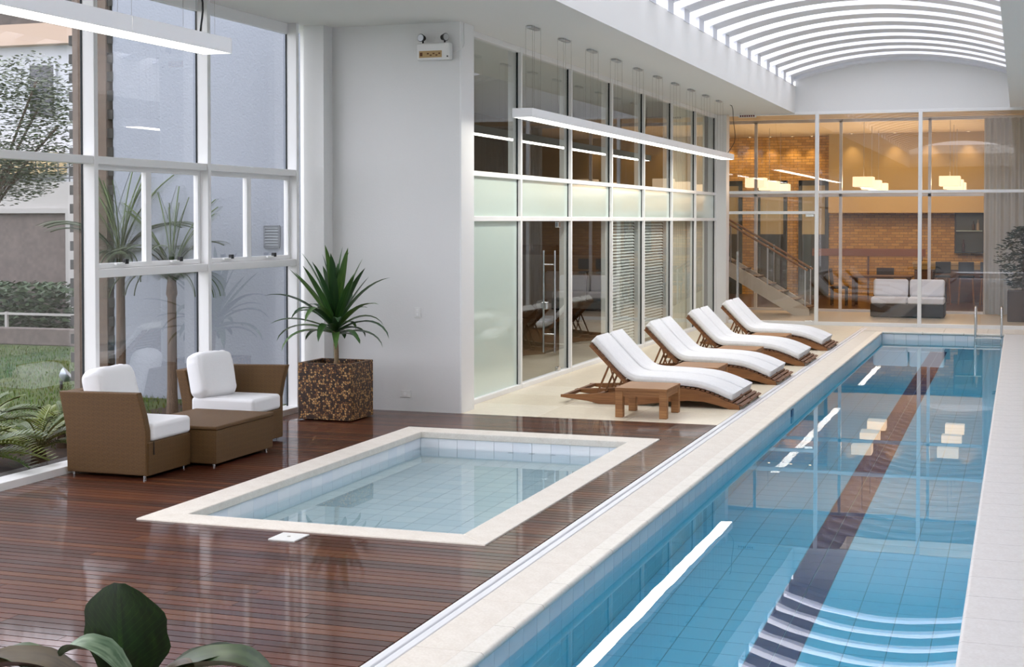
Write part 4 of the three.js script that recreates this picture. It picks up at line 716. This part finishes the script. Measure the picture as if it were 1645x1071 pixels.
{ // boundary wall, railing, house
  const w = struct('wall_boundary', 'grey-brown rendered boundary wall with pale coping at the end of the garden', 'wall'), bm = std({ map: speckle([96, 88, 84], [124, 114, 108], 181, 30, [2, 2]), roughness: 0.95 }), cm = std({ color: 0xaaa8a4, roughness: 0.8 });
  part('wall_body', span(-32, -12.4, -0.3, 2.3, -26, -26.25), bm, w); part('coping', span(-32, -12.4, 2.3, 2.4, -25.9, -26.35), cm, w); part('upper_course', span(-32, -12.4, 2.4, 2.95, -26.02, -26.25), cm, w);
  for (const x of [-28, -24.6, -21.2, -18.6, -17.7]) part('pilaster', span(x, x + 0.35, -0.3, 2.3, -25.8, -26), cm, w);
  const r = thing('garden_railing', 'dark metal railing on top of the boundary wall', 'railing', [-22.2, 2.95, -26.14]);
  const rm = std({ color: 0x4a4e52, roughness: 0.6 }); part('rail', [bx(19.4, 0.03, 0.03, 0, 0.45, 0), bx(19.4, 0.03, 0.03, 0, 0.08, 0), bx(19.4, 0.03, 0.03, 0, 0.30, 0)], rm, r);
  const pg = bx(0.02, 0.5, 0.02); for (let k = 0; k < 70; k++) part('picket', pg, rm, r).position.set(-9.6 + k * 0.278, 0.25, 0);
  const h = thing('house', 'white two-storey house with a beige eaves band beyond the boundary wall', 'house', [-30, -0.3, -42]);
  const hw = std({ color: 0xb9bcc2, roughness: 0.9 }), eb = std({ color: 0xb09a88, roughness: 0.8 });
  part('wall', span(-9, 4.6, 0, 8.3, 0, -8), hw, h); part('eaves_band', span(-9.4, 5.0, 8.3, 9.0, 0.5, -8.4), eb, h); part('roof', prism([[-9.6, 9.0], [5.2, 9.0], [3, 12], [-8, 12]], 8.6), std({ map: speckle([70, 64, 60], [100, 92, 86], 183, 20, [2, 2]), roughness: 0.95 }), h).position.z = -4;
  for (const [x, y] of [[-6.2, 6.0], [-1.1, 6.2], [2.6, 6.2]]) { const f = part('window', bx(1.0, 1.7, 0.12, x, y + 0.6, 0.02), std({ color: 0x2e3038, roughness: 0.2 }), h); part('window_frame', [bx(0.08, 1.8, 0.06, x - 0.52, y + 0.6, 0.08), bx(0.08, 1.8, 0.06, x + 0.52, y + 0.6, 0.08)], hw, f); }
  part('awning', span(-4.8, -0.2, 4.0, 4.7, 0.9, 0), std({ color: 0xc9b083, roughness: 0.8 }), h);
  const k = thing('garden_kerb', 'low grey stone edging with a thin rail behind the lawn', 'edging', [-17.5, -0.1, -22.5]); part('kerb_stone', rb(9.5, 0.3, 0.25, 0.02, 0, 0.15, 0), bm, k); part('rail', bx(9.5, 0.04, 0.04, 0, 0.55, 0), cm, k); for (const x of [-4.5, -2.2, 0, 2.2, 4.5]) part('post', bx(0.05, 0.3, 0.05, x, 0.43, 0), cm, k);
  const hm = leafMat([36, 58, 30], [76, 100, 52], 185, { rough: 0.8, through: 0.2 });
  const hg = thing('hedge', 'dark green clipped hedge before the boundary wall', 'hedge', [-20, -0.1, -24.6]);
  const lg = ribbon(0.16, 0.09, 0.3, -0.3, { n: 2, fold: 0.1 }), gs = []; for (let i = 0; i < 9000; i++) { const g = lg.clone(); g.rotateX(rr(-1, 1)); g.rotateY(rr(0, 6.28)); g.translate(rr(-7, 7), rr(0.05, 1.0), rr(-0.5, 0.5)); gs.push(g); }
  part('foliage', gs, hm, hg).userData.kind = 'stuff';
  const fl = thing('flood_light', 'round silver garden floodlight on a short spike in the lawn', 'floodlight', [-12.05, -0.1, -16.6], 0.5);
  part('spike', cyl(0.02, 0.02, 0.12, 0, 0.06, 0), blackPlastic, fl); part('head', new THREE.LatheGeometry([[0, 0], [0.06, 0.01], [0.1, 0.08], [0.105, 0.12], [0.095, 0.12], [0, 0.1]].map(([r2, y]) => new THREE.Vector2(r2, y)), 20).rotateZ(-0.9).translate(0, 0.14, 0), std({ color: 0x9aa2aa, metalness: 0.7, roughness: 0.35 }), fl); part('lens', cyl(0.09, 0.09, 0.008, 0.085, 0.215, 0, 0, 0, -0.9), std({ color: 0xe8eef4, roughness: 0.15 }), fl);
}
{ // potted tree at the right of the corridor
  const p = thing('potted_tree', 'dark leafy tree in a square brown planter before the grey curtain', 'potted plant', [-0.05, 0, -33.3]);
  part('planter', rb(0.62, 0.66, 0.55, 0.02, 0.1, 0.33, 0), std({ map: speckle([58, 44, 38], [88, 70, 60], 191, 40, [0.5, 0.5]), roughness: 0.8 }), p); part('trunk', tube([[0.1, 0.6, 0], [0.12, 1.0, 0.02], [0.1, 1.5, 0]], 0.03, 8, 6), barkMat, p);
  const lg = ribbon(0.13, 0.06, 0.3, -0.4, { n: 2, fold: 0.1 }), gs = []; for (let i = 0; i < 1100; i++) { const g = lg.clone(); g.rotateX(rr(-0.8, 0.8)); g.rotateY(rr(0, 6.28)); const y = rr(0.7, 2.0), R = 0.55 * Math.sqrt(rnd()) * Math.sin(Math.PI * (0.12 + 0.8 * (y - 0.7) / 1.3)), a = rr(0, 6.28); g.translate(0.1 + R * Math.cos(a), y, R * Math.sin(a)); gs.push(g); }
  part('foliage', gs, leafMat([14, 34, 20], [40, 66, 40], 193, { rough: 0.6, through: 0.15 }), p).userData.kind = 'stuff';
}
scene.traverse((o) => { if (o.isMesh) o.castShadow = o.receiveShadow = true; });
renderer.render(scene, camera);
